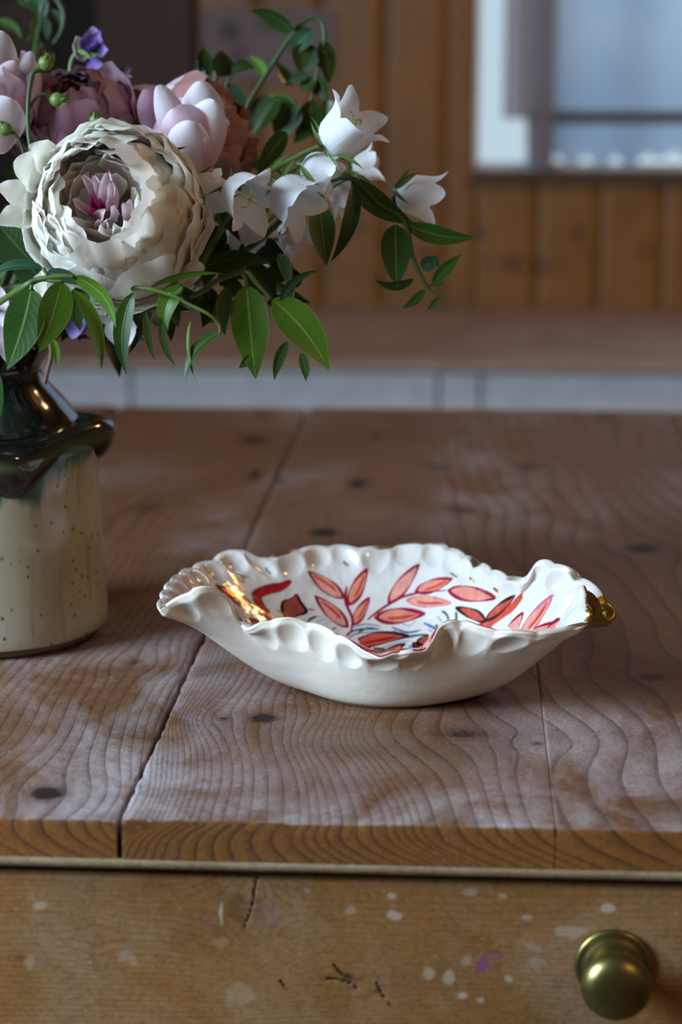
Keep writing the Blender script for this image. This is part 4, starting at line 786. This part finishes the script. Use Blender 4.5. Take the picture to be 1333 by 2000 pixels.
# violet sweet pea and its bud
sw = thing('sweet_pea', 'small violet sweet pea rising above the mauve rose', 'flower', BASE)
for q in [(165, 112, 182, 52, 44, -6, 'violet', 0), (168, 118, 150, 70, 34, 8, 'palewhite', .5), (175, 110, 205, 132, 36, -6, 'violet', .3), (182, 100, 212, 98, 34, -4, 'violet', -.4), (170, 112, 190, 78, 30, 4, 'violet', .8), (172, 100, 196, 60, 24, 0, 'violet', 0)]:
    leaf_mesh('petal', P(q[0], q[1], 1.245), P(q[2], q[3], 1.235), pxm(q[4], 1.24), pxm(q[5], 1.24), M[q[6]], sw, q[7], .45, .3, shape=(.55, .8), bias=1.2, ruff=.06)
for q in [(150, 98, 178, 116), (160, 115, 196, 106), (152, 100, 152, 74)]: leaf_mesh('sepal', P(q[0], q[1], 1.232), P(q[2], q[3], 1.23), pxm(9, 1.23), .001, M['bud'], sw, .2, .3)
tube('stem', [P(152, 100, 1.238), P(140, 120, 1.24), P(136, 160, 1.24), P(130, 260, 1.24), MOUTH+np.array([.01, .01, .01]), BASE], .0016, M['stem'], sw)
sb = thing('sweet_pea', 'closed lilac sweet pea bud at the right of the open violet one', 'flower', BASE)
for q in [(212, 150, 256, 132, 18, -5, 'violet', .2), (216, 152, 258, 150, 20, 3, 'mauvelight', -.2), (206, 148, 250, 126, 16, -4, 'bud', .4), (206, 152, 244, 158, 12, 4, 'bud', .2)]:
    leaf_mesh('petal', P(q[0], q[1], 1.25), P(q[2], q[3], 1.245), pxm(q[4], 1.25), pxm(q[5], 1.25), M[q[6]], sb, q[7], .5, .2, shape=(.6, .8))
tube('stem', [P(212, 150, 1.25), P(198, 160, 1.25), P(190, 200, 1.25), P(170, 300, 1.24), MOUTH+np.array([.005, .015, .01]), BASE], .0013, M['stem'], sb)
sv = thing('sweet_pea', 'half-hidden lilac sweet pea beside the rose cut by the left edge', 'flower', BASE)
for q in [(70, 205, 88, 142, 40, -5, 'violet', .2), (80, 200, 108, 168, 34, 4, 'violet', -.3), (60, 260, 62, 190, 30, 0, 'mauvelight', .2)]:
    leaf_mesh('petal', P(q[0], q[1], 1.19), P(q[2], q[3], 1.185), pxm(q[4], 1.19), pxm(q[5], 1.19), M[q[6]], sv, q[7], .4, .3, shape=(.55, .8), bias=1.2, ruff=.05)
tube('stem', [P(70, 210, 1.19), P(62, 320, 1.19), P(30, 480, 1.2), MOUTH+np.array([-.012, .0, .01]), BASE], .0013, M['stem'], sv)
sl = thing('sweet_pea', 'violet sweet pea bloom low under the peony, above the vase mouth', 'flower', BASE)
for q in [(150, 600, 140, 662, 44, 4, 'violet', .2), (160, 560, 168, 640, 36, -5, 'violet', .3), (150, 585, 160, 655, 30, 4, 'mauvelight', -.2)]:
    leaf_mesh('petal', P(q[0], q[1], 1.165), P(q[2], q[3], 1.16), pxm(q[4], 1.16), pxm(q[5], 1.16), M[q[6]], sl, q[7], .4, .3, shape=(.55, .8), bias=1.2, ruff=.05)
tube('stem', [P(152, 590, 1.17), P(110, 580, 1.18), MOUTH+np.array([.012, .0, .01]), BASE], .0013, M['stem'], sl)
# spray of rose buds
bs = thing('bud_spray', 'thin stem of small round green rose buds before the mauve rose', 'buds', BASE)
def bud(root, x, y, d, r, ang, m='bud'):
    c = P(x, y, d); ax = nrm(RT*math.cos(ang)+UP*math.sin(ang)+.3*TOCAM); fr = frame_of(ax); n = 14
    pr = [(0.0, -1), (.55, -.85), (.95, -.3), (.98, .15), (.75, .65), (.4, 1.0), (.08, 1.25)]
    V = np.array([c+r*(q*math.cos(2*PI*i/n)*fr[0]+q*math.sin(2*PI*i/n)*fr[1]+h*fr[2]) for i in range(n) for q, h in pr]); b = mesh('bud', V, gridF(n, len(pr), True), M[m], root)
    for i in range(5):
        a = 2*PI*i/5; o = math.cos(a)*fr[0]+math.sin(a)*fr[1]; leaf_mesh('sepal', c-ax*r*.9+o*r*.3, c+ax*r*1.5+o*r*.75, r*.8, -r*.1, M['stem'], root, .3, .2, .25, nu=5, nv=7)
    return c-ax*r
fb = []
for x, y, r, a in [(90, 123, 16, 1.3), (112, 195, 15, .1), (187, 235, 13, 1.7), (241, 250, 12, 1.2), (10, 252, 14, 2.6), (60, 306, 9, 1.5), (278, 258, 9, .7)]:
    fb.append(bud(bs, x, y, 1.135, pxm(r, 1.135), a))
tube('stem', [P(64, 320, 1.13), P(56, 260, 1.13), P(55, 200, 1.13), P(62, 150, 1.133), P(72, 138, 1.134), fb[0]], .0013, M['stemdark'], bs)
tube('stem', [P(56, 215, 1.13), P(72, 190, 1.133), P(90, 184, 1.134), fb[1]], .0009, M['stemdark'], bs)
tube('stem', [P(50, 330, 1.14), P(44, 290, 1.138), P(30, 262, 1.136), fb[4]], .0009, M['stemdark'], bs)
tube('stem', [P(62, 340, 1.14), P(62, 320, 1.138), fb[5]], .0009, M['stemdark'], bs)
tube('stem', [P(120, 330, 1.15), P(170, 290, 1.145), P(186, 262, 1.138), fb[2]], .0009, M['stemdark'], bs)
tube('stem', [P(170, 290, 1.145), P(220, 275, 1.14), fb[3]], .0009, M['stemdark'], bs); tube('stem', [P(210, 280, 1.145), P(260, 275, 1.14), fb[6]], .0009, M['stemdark'], bs)
tube('stem', [P(64, 320, 1.13), P(40, 400, 1.16), P(10, 500, 1.19), MOUTH+np.array([-.01, -.012, .0]), BASE], .0014, M['stemdark'], bs)
tube('stem', [P(120, 330, 1.15), P(70, 370, 1.16), P(40, 400, 1.16)], .0011, M['stemdark'], bs)
# --- bellflowers
def bell(root, bx, by, mx, my, rpx, d, tilt=.3, seed=0, style=True, flare=.30, spin=0., clx='stem'):
    b = P(bx, by, d); m = P(mx, my, d); ax = m-b; Lp = np.linalg.norm(ax); ax = nrm(ax/Lp+tilt*TOCAM); Lb = Lp/max(.5, math.sqrt(1/(1+tilt*tilt)))*.96; r0 = pxm(rpx, d)
    e1, e2, ax = frame_of(ax); n = 60; m_ = 18; a = np.arange(n)*2*PI/n; v = np.linspace(0, 1, m_); r_ = np.random.default_rng(seed)
    tri = np.abs(((a+spin)*5/(2*PI)) % 1-.5)*2; lob = .75*tri**.9+.25*np.abs(np.cos(2.5*(a+spin))); tl = (.76+.38*lob)[:, None]   # five pointed lobes
    vv = v[None]*tl; t = np.clip(vv/1.0, 0, 1.2)
    pr = np.interp(t, [0, .06, .15, .3, .5, .7, .85, 1, 1.15], [.12, .50, .72, .86, .92, .97, 1.03, 1.13, 1.25])
    pr = pr+flare*np.clip(t-.72, 0, 1)**1.3*2.0*(lob[:, None]*.9+.1)
    pr = pr*(1-.07*(1-lob[:, None])*np.clip(t*2, 0, 1))*(1+.05*np.sin(a*2+seed)[:, None]*t)
    fold = .05*np.cos(5*(a+spin))[:, None]*t
    A = (a+0)[:, None]; rr = r0*.92*(pr+fold*.5); z = Lb*(t-np.clip(t-.9, 0, 1)*(.25+.5*flare))
    V = b+(rr*np.cos(A))[..., None]*e1+(rr*np.sin(A))[..., None]*e2+z[..., None]*ax
    UV = np.stack([np.repeat((a/(2*PI))[:, None], m_, 1), t], -1).reshape(-1, 2)
    fl = thing('bellflower', None, None, b-origin(root)) ; fl.parent = root
    mesh('bell', V.reshape(-1, 3), gridF(n, m_, True), M['bell'], fl, uv=UV)
    for i in range(5):
        an = 2*PI*(i+.5)/5-spin; o = math.cos(an)*e1+math.sin(an)*e2; leaf_mesh('sepal', b-ax*.001, b+o*r0*1.15+ax*Lb*(.0+.3*r_.random()), r0*.14, r0*.1*(r_.random()-.5), M[clx], fl, .2, .3, .25, nu=5, nv=9, bias=.6)
    V, F = tubeVF([b-ax*.003, b, b+ax*.003], [.0010, r0*.2, r0*.32], 8); mesh('calyx', V, F, M[clx], fl)
    if style:
        p = spline([b+ax*.002, b+ax*Lb*.45, b+ax*Lb*.72+e1*.001], 4); V, F = tubeVF(p, .0007, 6); parts = [(V, F)]
        for i in range(3):
            an = 2*PI*i/3+seed; o = math.cos(an)*e1+math.sin(an)*e2; parts.append(tubeVF([p[-1], p[-1]+ax*.003+o*.0018, p[-1]+ax*.0035+o*.0045, p[-1]+ax*.001+o*.006], .0006, 6))
        V, F = join(parts); mesh('style', V, F, M['style'], fl)
    return b
d_ = 1.115
b1 = thing('bellflower_stem', 'white bellflower stem in sharp view, its topmost bloom open beside the vine', 'flower', BASE)
bell(b1, 640, 290, 712, 228, 58, d_, .55, 1, flare=.45, spin=.5)
bell(b1, 590, 322, 660, 350, 45, d_+.01, .10, 2, flare=.25, spin=.1, style=False)
bell(b1, 452, 366, 506, 408, 54, d_-.01, .75, 3, flare=.40, spin=.2)
bell(b1, 538, 364, 604, 418, 55, d_-.002, .35, 4, flare=.5, spin=.35, style=False)
tube('stem', [P(420, 470, d_+.04), P(465, 395, d_+.02), P(510, 346, d_), P(565, 315, d_), P(625, 286, d_), P(650, 288, d_)], [.002, .0018, .0014], M['stem'], b1)
tube('stem', [P(540, 330, d_), P(560, 340, d_+.003), P(592, 322, d_+.01)], .0011, M['stem'], b1)
tube('stem', [P(510, 346, d_), P(490, 352, d_-.004), P(458, 366, d_-.01)], .0011, M['stem'], b1); tube('stem', [P(520, 340, d_), P(535, 350, d_), P(540, 366, d_-.002)], .0011, M['stem'], b1)
tube('stem', [P(420, 470, d_+.04), P(330, 560, d_+.05), MOUTH+np.array([.02, .0, .01]), BASE], .002, M['stem'], b1)
leaves(b1, [(645, 275, 652, 198, 9, 5), (640, 288, 608, 238, 8, 6), (655, 300, 710, 330, 9, 4), (635, 285, 640, 308, 8, 0), (530, 330, 566, 300, 9, 4), (590, 325, 622, 362, 12, -3), (450, 400, 452, 330, 9, 4), (575, 312, 548, 350, 9, -3)], d_-.01, 'stem')
b2 = thing('bellflower_stem', 'blurred white bellflowers hanging behind the sharp bellflower stem', 'flower', BASE)
d_ = 1.20
bell(b2, 690, 335, 742, 318, 34, d_, .1, 5, style=False, spin=.3); bell(b2, 650, 350, 690, 412, 34, d_+.02, .1, 6, style=False)
bell(b2, 470, 425, 505, 495, 52, d_-.03, .15, 7, style=False, spin=.4); bell(b2, 560, 430, 590, 484, 38, d_-.01, .1, 8, style=False); bell(b2, 515, 470, 540, 532, 34, d_, .1, 9, style=False)
tube('stem', [P(690, 335, d_), P(650, 340, d_), P(560, 400, d_), P(440, 500, d_), P(300, 600, d_+.01), MOUTH+np.array([.018, .012, .01]), BASE], .0016, M['stem'], b2)
tube('stem', [P(640, 348, d_), P(650, 350, d_+.02)], .001, M['stem'], b2, n=6); tube('stem', [P(560, 400, d_), P(560, 430, d_-.01)], .001, M['stem'], b2, n=6); tube('stem', [P(500, 455, d_), P(470, 425, d_-.03)], .001, M['stem'], b2, n=6); tube('stem', [P(500, 455, d_), P(515, 470, d_)], .001, M['stem'], b2, n=6)
b3 = thing('bellflower_stem', 'single white bellflower at the far right tip, above the drooping leaves', 'flower', BASE)
d_ = 1.155
bell(b3, 774, 372, 860, 394, 48, d_, -.10, 10, style=False, flare=.18, spin=.15, clx='stemdark')
tube('stem', [P(776, 372, d_), P(768, 385, d_), P(758, 398, d_), P(730, 366, d_), P(688, 345, d_), P(600, 400, d_+.02), P(450, 520, d_+.03), MOUTH+np.array([.022, .004, .01]), BASE], .0013, M['stemdark'], b3)
leaves(b3, [(778, 368, 818, 338, 12, 4)], d_-.01, 'stem')
b4 = thing('bellflower_stem', 'white bellflower tucked against the right side of the peony', 'flower', BASE)
d_ = 1.115
bell(b4, 376, 355, 424, 404, 52, d_, .25, 11, style=False, flare=.45, spin=.6)
tube('stem', [P(380, 355, d_), P(376, 340, d_+.01), P(372, 420, d_+.05), P(300, 560, d_+.06), MOUTH+np.array([.012, -.01, .01]), BASE], .0013, M['stem'], b4)
leaves(b4, [(428, 372, 470, 375, 12, -5, dict(m='palewhite')), (420, 345, 432, 328, 20, 0, dict(m='bell'))], 1.10, 'stem')
b5 = thing('bellflower_stem', 'white flower with pointed petals hanging below the peony over the vase', 'flower', BASE)
d_ = 1.13
for q in [(222, 612, 238, 686, 62, 6, 0), (215, 605, 268, 640, 50, -5, .4), (218, 610, 190, 622, 36, 0, -.3), (222, 605, 200, 590, 40, 0, .5), (225, 608, 248, 590, 44, 0, .5)]:
    leaf_mesh('petal', P(q[0], q[1], d_), P(q[2], q[3], d_-.004), pxm(q[4], d_), pxm(q[5], d_), M['bell'], b5, q[6], .25, .2, shape=(.65, .8), bias=.95, ruff=.02)
for k in range(7):
    a = k*.9; c = P(218, 612, d_-.005); V, F = tubeVF([c, c+(RT*math.cos(a)+UP*math.sin(a))*.003+TOCAM*.006], .0006, 6); mesh('stamen', V, F, M['style'], b5)
tube('stem', [P(218, 608, d_+.004), P(190, 600, d_+.03), MOUTH+np.array([.012, -.006, .01]), BASE], .0013, M['stem'], b5)
b6 = thing('bellflower_stem', 'pale crumpled bloom at the left edge below the broad leaves, by the vase neck', 'flower', BASE)
for q in [(0, 600, 18, 712, 60, 6, 0), (-5, 620, 40, 700, 44, 0, .4), (0, 560, 4, 640, 36, 0, .2)]:
    leaf_mesh('petal', P(q[0], q[1], 1.12), P(q[2], q[3], 1.115), pxm(q[4], 1.12), pxm(q[5], 1.12), M['palewhite'], b6, q[6], .3, .2, shape=(.6, .8), bias=1.1, ruff=.06)
tube('stem', [P(0, 600, 1.125), P(-20, 590, 1.16), MOUTH+np.array([-.012, -.016, .01]), BASE], .0013, M['stem'], b6)
# petals of the low outer peony bloom, under the big one
pw = thing('peony', 'second white peony bloom mostly hidden under the big one, its pale outer petals showing below', 'flower', BASE)
for q in [(280, 560, 392, 592, 52, 8, .3), (250, 560, 372, 606, 44, 10, .2), (300, 540, 380, 560, 60, 0, .2), (330, 520, 400, 520, 60, -6, .1), (70, 540, 110, 572, 70, 0, .2), (100, 530, 80, 578, 50, 0, .2)]:
    leaf_mesh('petal', P(q[0], q[1], 1.13), P(q[2], q[3], 1.12), pxm(q[4], 1.13), pxm(q[5], 1.13), M['peony'], pw, q[6], .25, .2, shape=(.5, .8), bias=1.2, ruff=.04)
stem_to_vase(pw, P(240, 560, 1.14), .003, -.6)
# --- leafy sprigs
sA = thing('leafy_sprig', 'sharp leafy sprig with broad pointed green leaves before the vase neck', 'foliage', BASE)
leaves(sA, [(62, 562, 14, 722, 80, 6, dict(fold=.10, roll=14)), (121, 549, 76, 688, 66, 4, dict(m='leafbright', fold=.14, roll=-12)), (143, 541, 226, 640, 36, 22, dict(m='leafbright', roll=34, fold=.3)), (141, 566, 198, 722, 34, 14, dict(m='leafbright', roll=-30, fold=.35)), (84, 524, -30, 545, 26, -14, dict(m='leafteal', roll=40)), (92, 532, 168, 560, 26, 5, dict(m='leafteal', d=1.07)), (170, 560, 158, 645, 44, -14, dict(m='leafdark', d=1.09)), (103, 662, 110, 716, 14, 4, dict(m='leafbright', d=1.08))], 1.045, 'leafmid')
tube('stem', [MOUTH+np.array([0, -.02, .0]), P(0, 590, 1.09), P(44, 562, 1.05), P(75, 546, 1.046), P(118, 540, 1.045), P(145, 541, 1.045)], [.0016, .0018, .0012], M['stem'], sA)
tube('stem', [P(84, 545, 1.046), P(92, 538, 1.045), P(84, 524, 1.045)], .0011, M['stem'], sA); tube('stem', [P(60, 555, 1.048), P(62, 558, 1.045), P(60, 566, 1.045)], .0010, M['stem'], sA); tube('stem', [P(84, 545, 1.046), P(104, 549, 1.045), P(121, 549, 1.045)], .0011, M['stem'], sA)
sB = thing('leafy_sprig', 'twisting sprig with narrow curling leaves below the right side of the peony', 'foliage', BASE)
leaves(sB, [(296, 560, 436, 535, 14, 12, dict(m='leafbright', roll=30)), (357, 560, 328, 648, 44, -16, dict(m='leafbright', roll=25, fold=.3)), (432, 648, 362, 747, 26, -18, dict(m='leafmid', roll=40)), (372, 628, 386, 750, 11, -8, dict(m='leafbright', roll=50)), (260, 572, 248, 732, 38, -14, dict(m='leafmid', roll=20)), (285, 610, 303, 704, 16, -5, {}), (318, 622, 342, 713, 16, -10, {}), (280, 640, 252, 690, 12, 0, dict(m='leafdark')), (300, 620, 318, 640, 18, 0, dict(m='leafdark'))], 1.075, 'leafmid')
tube('stem', [MOUTH+np.array([.02, -.015, 0]), P(200, 590, 1.10), P(258, 562, 1.075), P(330, 575, 1.07), P(370, 595, 1.07), P(405, 612, 1.07), P(428, 632, 1.073), P(430, 652, 1.075)], [.0012, .0012, .0010, .0008], M['bud'], sB)
tube('stem', [P(330, 574, 1.07), P(350, 574, 1.07), P(357, 562, 1.073)], .0011, M['stem'], sB)
sC = thing('leafy_sprig', 'sprig with two broad bright green pointed leaves hanging at the centre', 'foliage', BASE)
leaves(sC, [(482, 556, 500, 741, 76, 0, dict(fold=.10, roll=8)), (532, 584, 643, 723, 74, 10, dict(fold=.12, roll=-10)), (402, 520, 532, 515, 36, 12, dict(m='leafdark')), (562, 668, 536, 743, 22, -4, dict(m='leafmid')), (588, 690, 598, 745, 20, 3, dict(m='leafmid')), (495, 695, 467, 720, 18, 0, dict(m='leafmid')), (448, 560, 440, 655, 32, -8, dict(m='leafdark')), (548, 590, 626, 528, 16, 14, dict(m='leafdark')), (545, 495, 562, 560, 26, 6, dict(m='leafdark')), (562, 535, 574, 592, 18, 0, dict(m='leafteal')), (405, 560, 395, 640, 40, 8, dict(m='leafdark', d=1.13)), (480, 520, 540, 590, 50, 6, dict(m='leafdark', d=1.13)), (425, 588, 410, 632, 20, 8, dict(m='leafmid')), (575, 560, 590, 545, 14, 0, dict(m='leafteal'))], 1.10, 'leafbright')
tube('stem', [MOUTH+np.array([.025, 0, .01]), P(330, 590, 1.13), P(430, 545, 1.11), P(478, 530, 1.10), P(500, 552, 1.098), P(530, 584, 1.10)], [.0016, .0016, .001], M['stem'], sC)
tube('stem', [P(470, 530, 1.10), P(480, 545, 1.099), P(483, 560, 1.10)], .0011, M['stem'], sC)
sD = thing('leafy_sprig', 'drooping sprig with long leaves and tiny twig at the far right of the bouquet', 'foliage', BASE)
leaves(sD, [(688, 350, 812, 438, 48, -10, dict(m='leafmid')), (796, 438, 930, 463, 38, -10, {}), (772, 438, 776, 563, 60, 0, dict(fold=.12)), (808, 545, 732, 545, 18, 14, dict(m='leafdark')), (846, 556, 901, 497, 26, 2, {}), (830, 566, 786, 602, 18, 4, {}), (857, 580, 833, 608, 14, 3, {}), (824, 524, 856, 502, 30, 0, dict(m='leafteal')), (843, 500, 858, 520, 16, 0, dict(m='leafdark')), (692, 360, 646, 512, 32, 14, dict(m='leafdark')), (624, 396, 638, 520, 52, 0, {})], 1.14, 'leafmid')
tube('stem', [MOUTH+np.array([.02, .016, .01]), P(420, 520, 1.17), P(600, 380, 1.15), P(680, 346, 1.14), P(740, 398, 1.14), P(790, 432, 1.14), P(806, 500, 1.14), P(826, 545, 1.14), P(836, 562, 1.14), P(862, 578, 1.14), P(874, 588, 1.14)], [.002, .0018, .0015, .0011, .0007], M['stemdark'], sD)
tube('stem', [P(832, 555, 1.14), P(846, 557, 1.14), P(866, 552, 1.14)], .0006, M['stemdark'], sD)
sE = thing('leafy_vine', 'leafy green vine arching over at the top centre behind the bellflowers', 'foliage', BASE)
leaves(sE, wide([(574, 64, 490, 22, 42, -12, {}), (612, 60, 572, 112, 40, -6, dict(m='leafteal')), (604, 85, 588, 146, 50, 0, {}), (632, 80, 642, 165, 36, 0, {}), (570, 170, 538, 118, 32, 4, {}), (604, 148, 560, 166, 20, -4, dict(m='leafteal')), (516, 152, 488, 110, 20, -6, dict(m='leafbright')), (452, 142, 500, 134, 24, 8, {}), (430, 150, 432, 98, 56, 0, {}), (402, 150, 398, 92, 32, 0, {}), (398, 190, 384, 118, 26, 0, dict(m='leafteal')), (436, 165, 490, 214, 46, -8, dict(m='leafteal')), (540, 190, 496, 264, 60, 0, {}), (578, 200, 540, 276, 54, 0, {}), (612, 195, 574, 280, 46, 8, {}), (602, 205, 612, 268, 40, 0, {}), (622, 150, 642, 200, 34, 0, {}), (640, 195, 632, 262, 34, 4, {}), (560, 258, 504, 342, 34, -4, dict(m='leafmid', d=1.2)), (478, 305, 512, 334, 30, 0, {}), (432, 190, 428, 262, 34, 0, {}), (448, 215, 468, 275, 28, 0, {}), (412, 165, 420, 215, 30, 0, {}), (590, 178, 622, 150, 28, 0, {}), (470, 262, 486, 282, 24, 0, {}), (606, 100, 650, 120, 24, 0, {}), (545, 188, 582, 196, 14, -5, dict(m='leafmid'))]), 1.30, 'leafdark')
tube('stem', [MOUTH+np.array([.0, .03, .01]), P(380, 460, 1.28), P(460, 300, 1.3), P(480, 215, 1.3), P(530, 130, 1.3), P(570, 70, 1.3), P(602, 36, 1.3), P(628, 42, 1.3), P(634, 78, 1.3), P(622, 130, 1.3), P(612, 180, 1.3), P(594, 250, 1.3)], [.0018, .0016, .0013, .0009], M['stemdark'], sE)
tube('stem', [P(450, 330, 1.3), P(424, 240, 1.3), P(420, 170, 1.3), P(424, 120, 1.3)], .0014, M['stemdark'], sE); tube('stem', [P(440, 300, 1.3), P(440, 180, 1.3), P(454, 144, 1.3)], .001, M['stemdark'], sE); tube('stem', [P(530, 188, 1.3), P(560, 188, 1.3), P(580, 205, 1.3)], .001, M['stem'], sE)
sF = thing('leafy_vine', 'blurred green vine tendrils at the top left corner above the roses', 'foliage', BASE)
leaves(sF, [(78, 30, 78, 96, 44, 0, {}), (62, -10, 86, 38, 38, 4, dict(m='leafteal')), (35, -14, 70, 14, 30, 0, dict(m='leafmid')), (-4, 40, 42, 76, 20, 8, dict(m='leafmid')), (100, 20, 120, 58, 14, 6, {}), (60, 60, 50, 82, 14, 0, {})], 1.36, 'leafdark')
tube('stem', [MOUTH+np.array([-.01, .03, .01]), P(40, 400, 1.3), P(64, 140, 1.34), P(76, 60, 1.36), P(84, 10, 1.36), P(105, -6, 1.36), P(124, 26, 1.36), P(120, 60, 1.36), P(104, 86, 1.36)], [.002, .0018, .0011], M['stemdark'], sF)
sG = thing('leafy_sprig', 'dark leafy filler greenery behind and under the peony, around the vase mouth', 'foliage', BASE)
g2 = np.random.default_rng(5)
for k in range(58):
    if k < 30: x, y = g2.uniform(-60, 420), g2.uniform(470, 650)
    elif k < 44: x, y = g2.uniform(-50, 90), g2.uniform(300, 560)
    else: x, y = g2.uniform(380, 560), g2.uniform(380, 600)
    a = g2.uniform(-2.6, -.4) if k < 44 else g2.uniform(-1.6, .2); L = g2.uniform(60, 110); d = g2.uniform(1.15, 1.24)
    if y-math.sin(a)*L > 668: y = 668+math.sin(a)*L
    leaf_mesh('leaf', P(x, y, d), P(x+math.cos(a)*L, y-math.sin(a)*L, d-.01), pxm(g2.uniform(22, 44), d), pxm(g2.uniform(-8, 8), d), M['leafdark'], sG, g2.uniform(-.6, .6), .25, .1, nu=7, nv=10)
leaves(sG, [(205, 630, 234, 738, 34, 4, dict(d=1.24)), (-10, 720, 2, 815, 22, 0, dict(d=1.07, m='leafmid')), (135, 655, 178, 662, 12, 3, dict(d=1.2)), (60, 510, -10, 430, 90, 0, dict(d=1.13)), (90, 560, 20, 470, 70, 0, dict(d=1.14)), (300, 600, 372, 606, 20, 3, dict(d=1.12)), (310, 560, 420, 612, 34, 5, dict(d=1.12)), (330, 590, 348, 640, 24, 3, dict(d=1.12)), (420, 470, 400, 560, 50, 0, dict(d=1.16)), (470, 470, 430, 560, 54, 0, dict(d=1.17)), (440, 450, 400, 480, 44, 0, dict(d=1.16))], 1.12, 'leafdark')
for k in range(9):
    a = 2*PI*k/9; tube('stem', [BASE, MOUTH+np.array([.026*math.cos(a), .026*math.sin(a), 0]), P(60+60*math.cos(a)+30*k, 560+20*math.sin(a*2), 1.19)], .0018, M['stemdark'], sG)
tube('stem', [P(94, 645, 1.17), P(100, 690, 1.16), P(94, 720, 1.16), P(88, 748, 1.165)], .0012, M['clay'], sG)
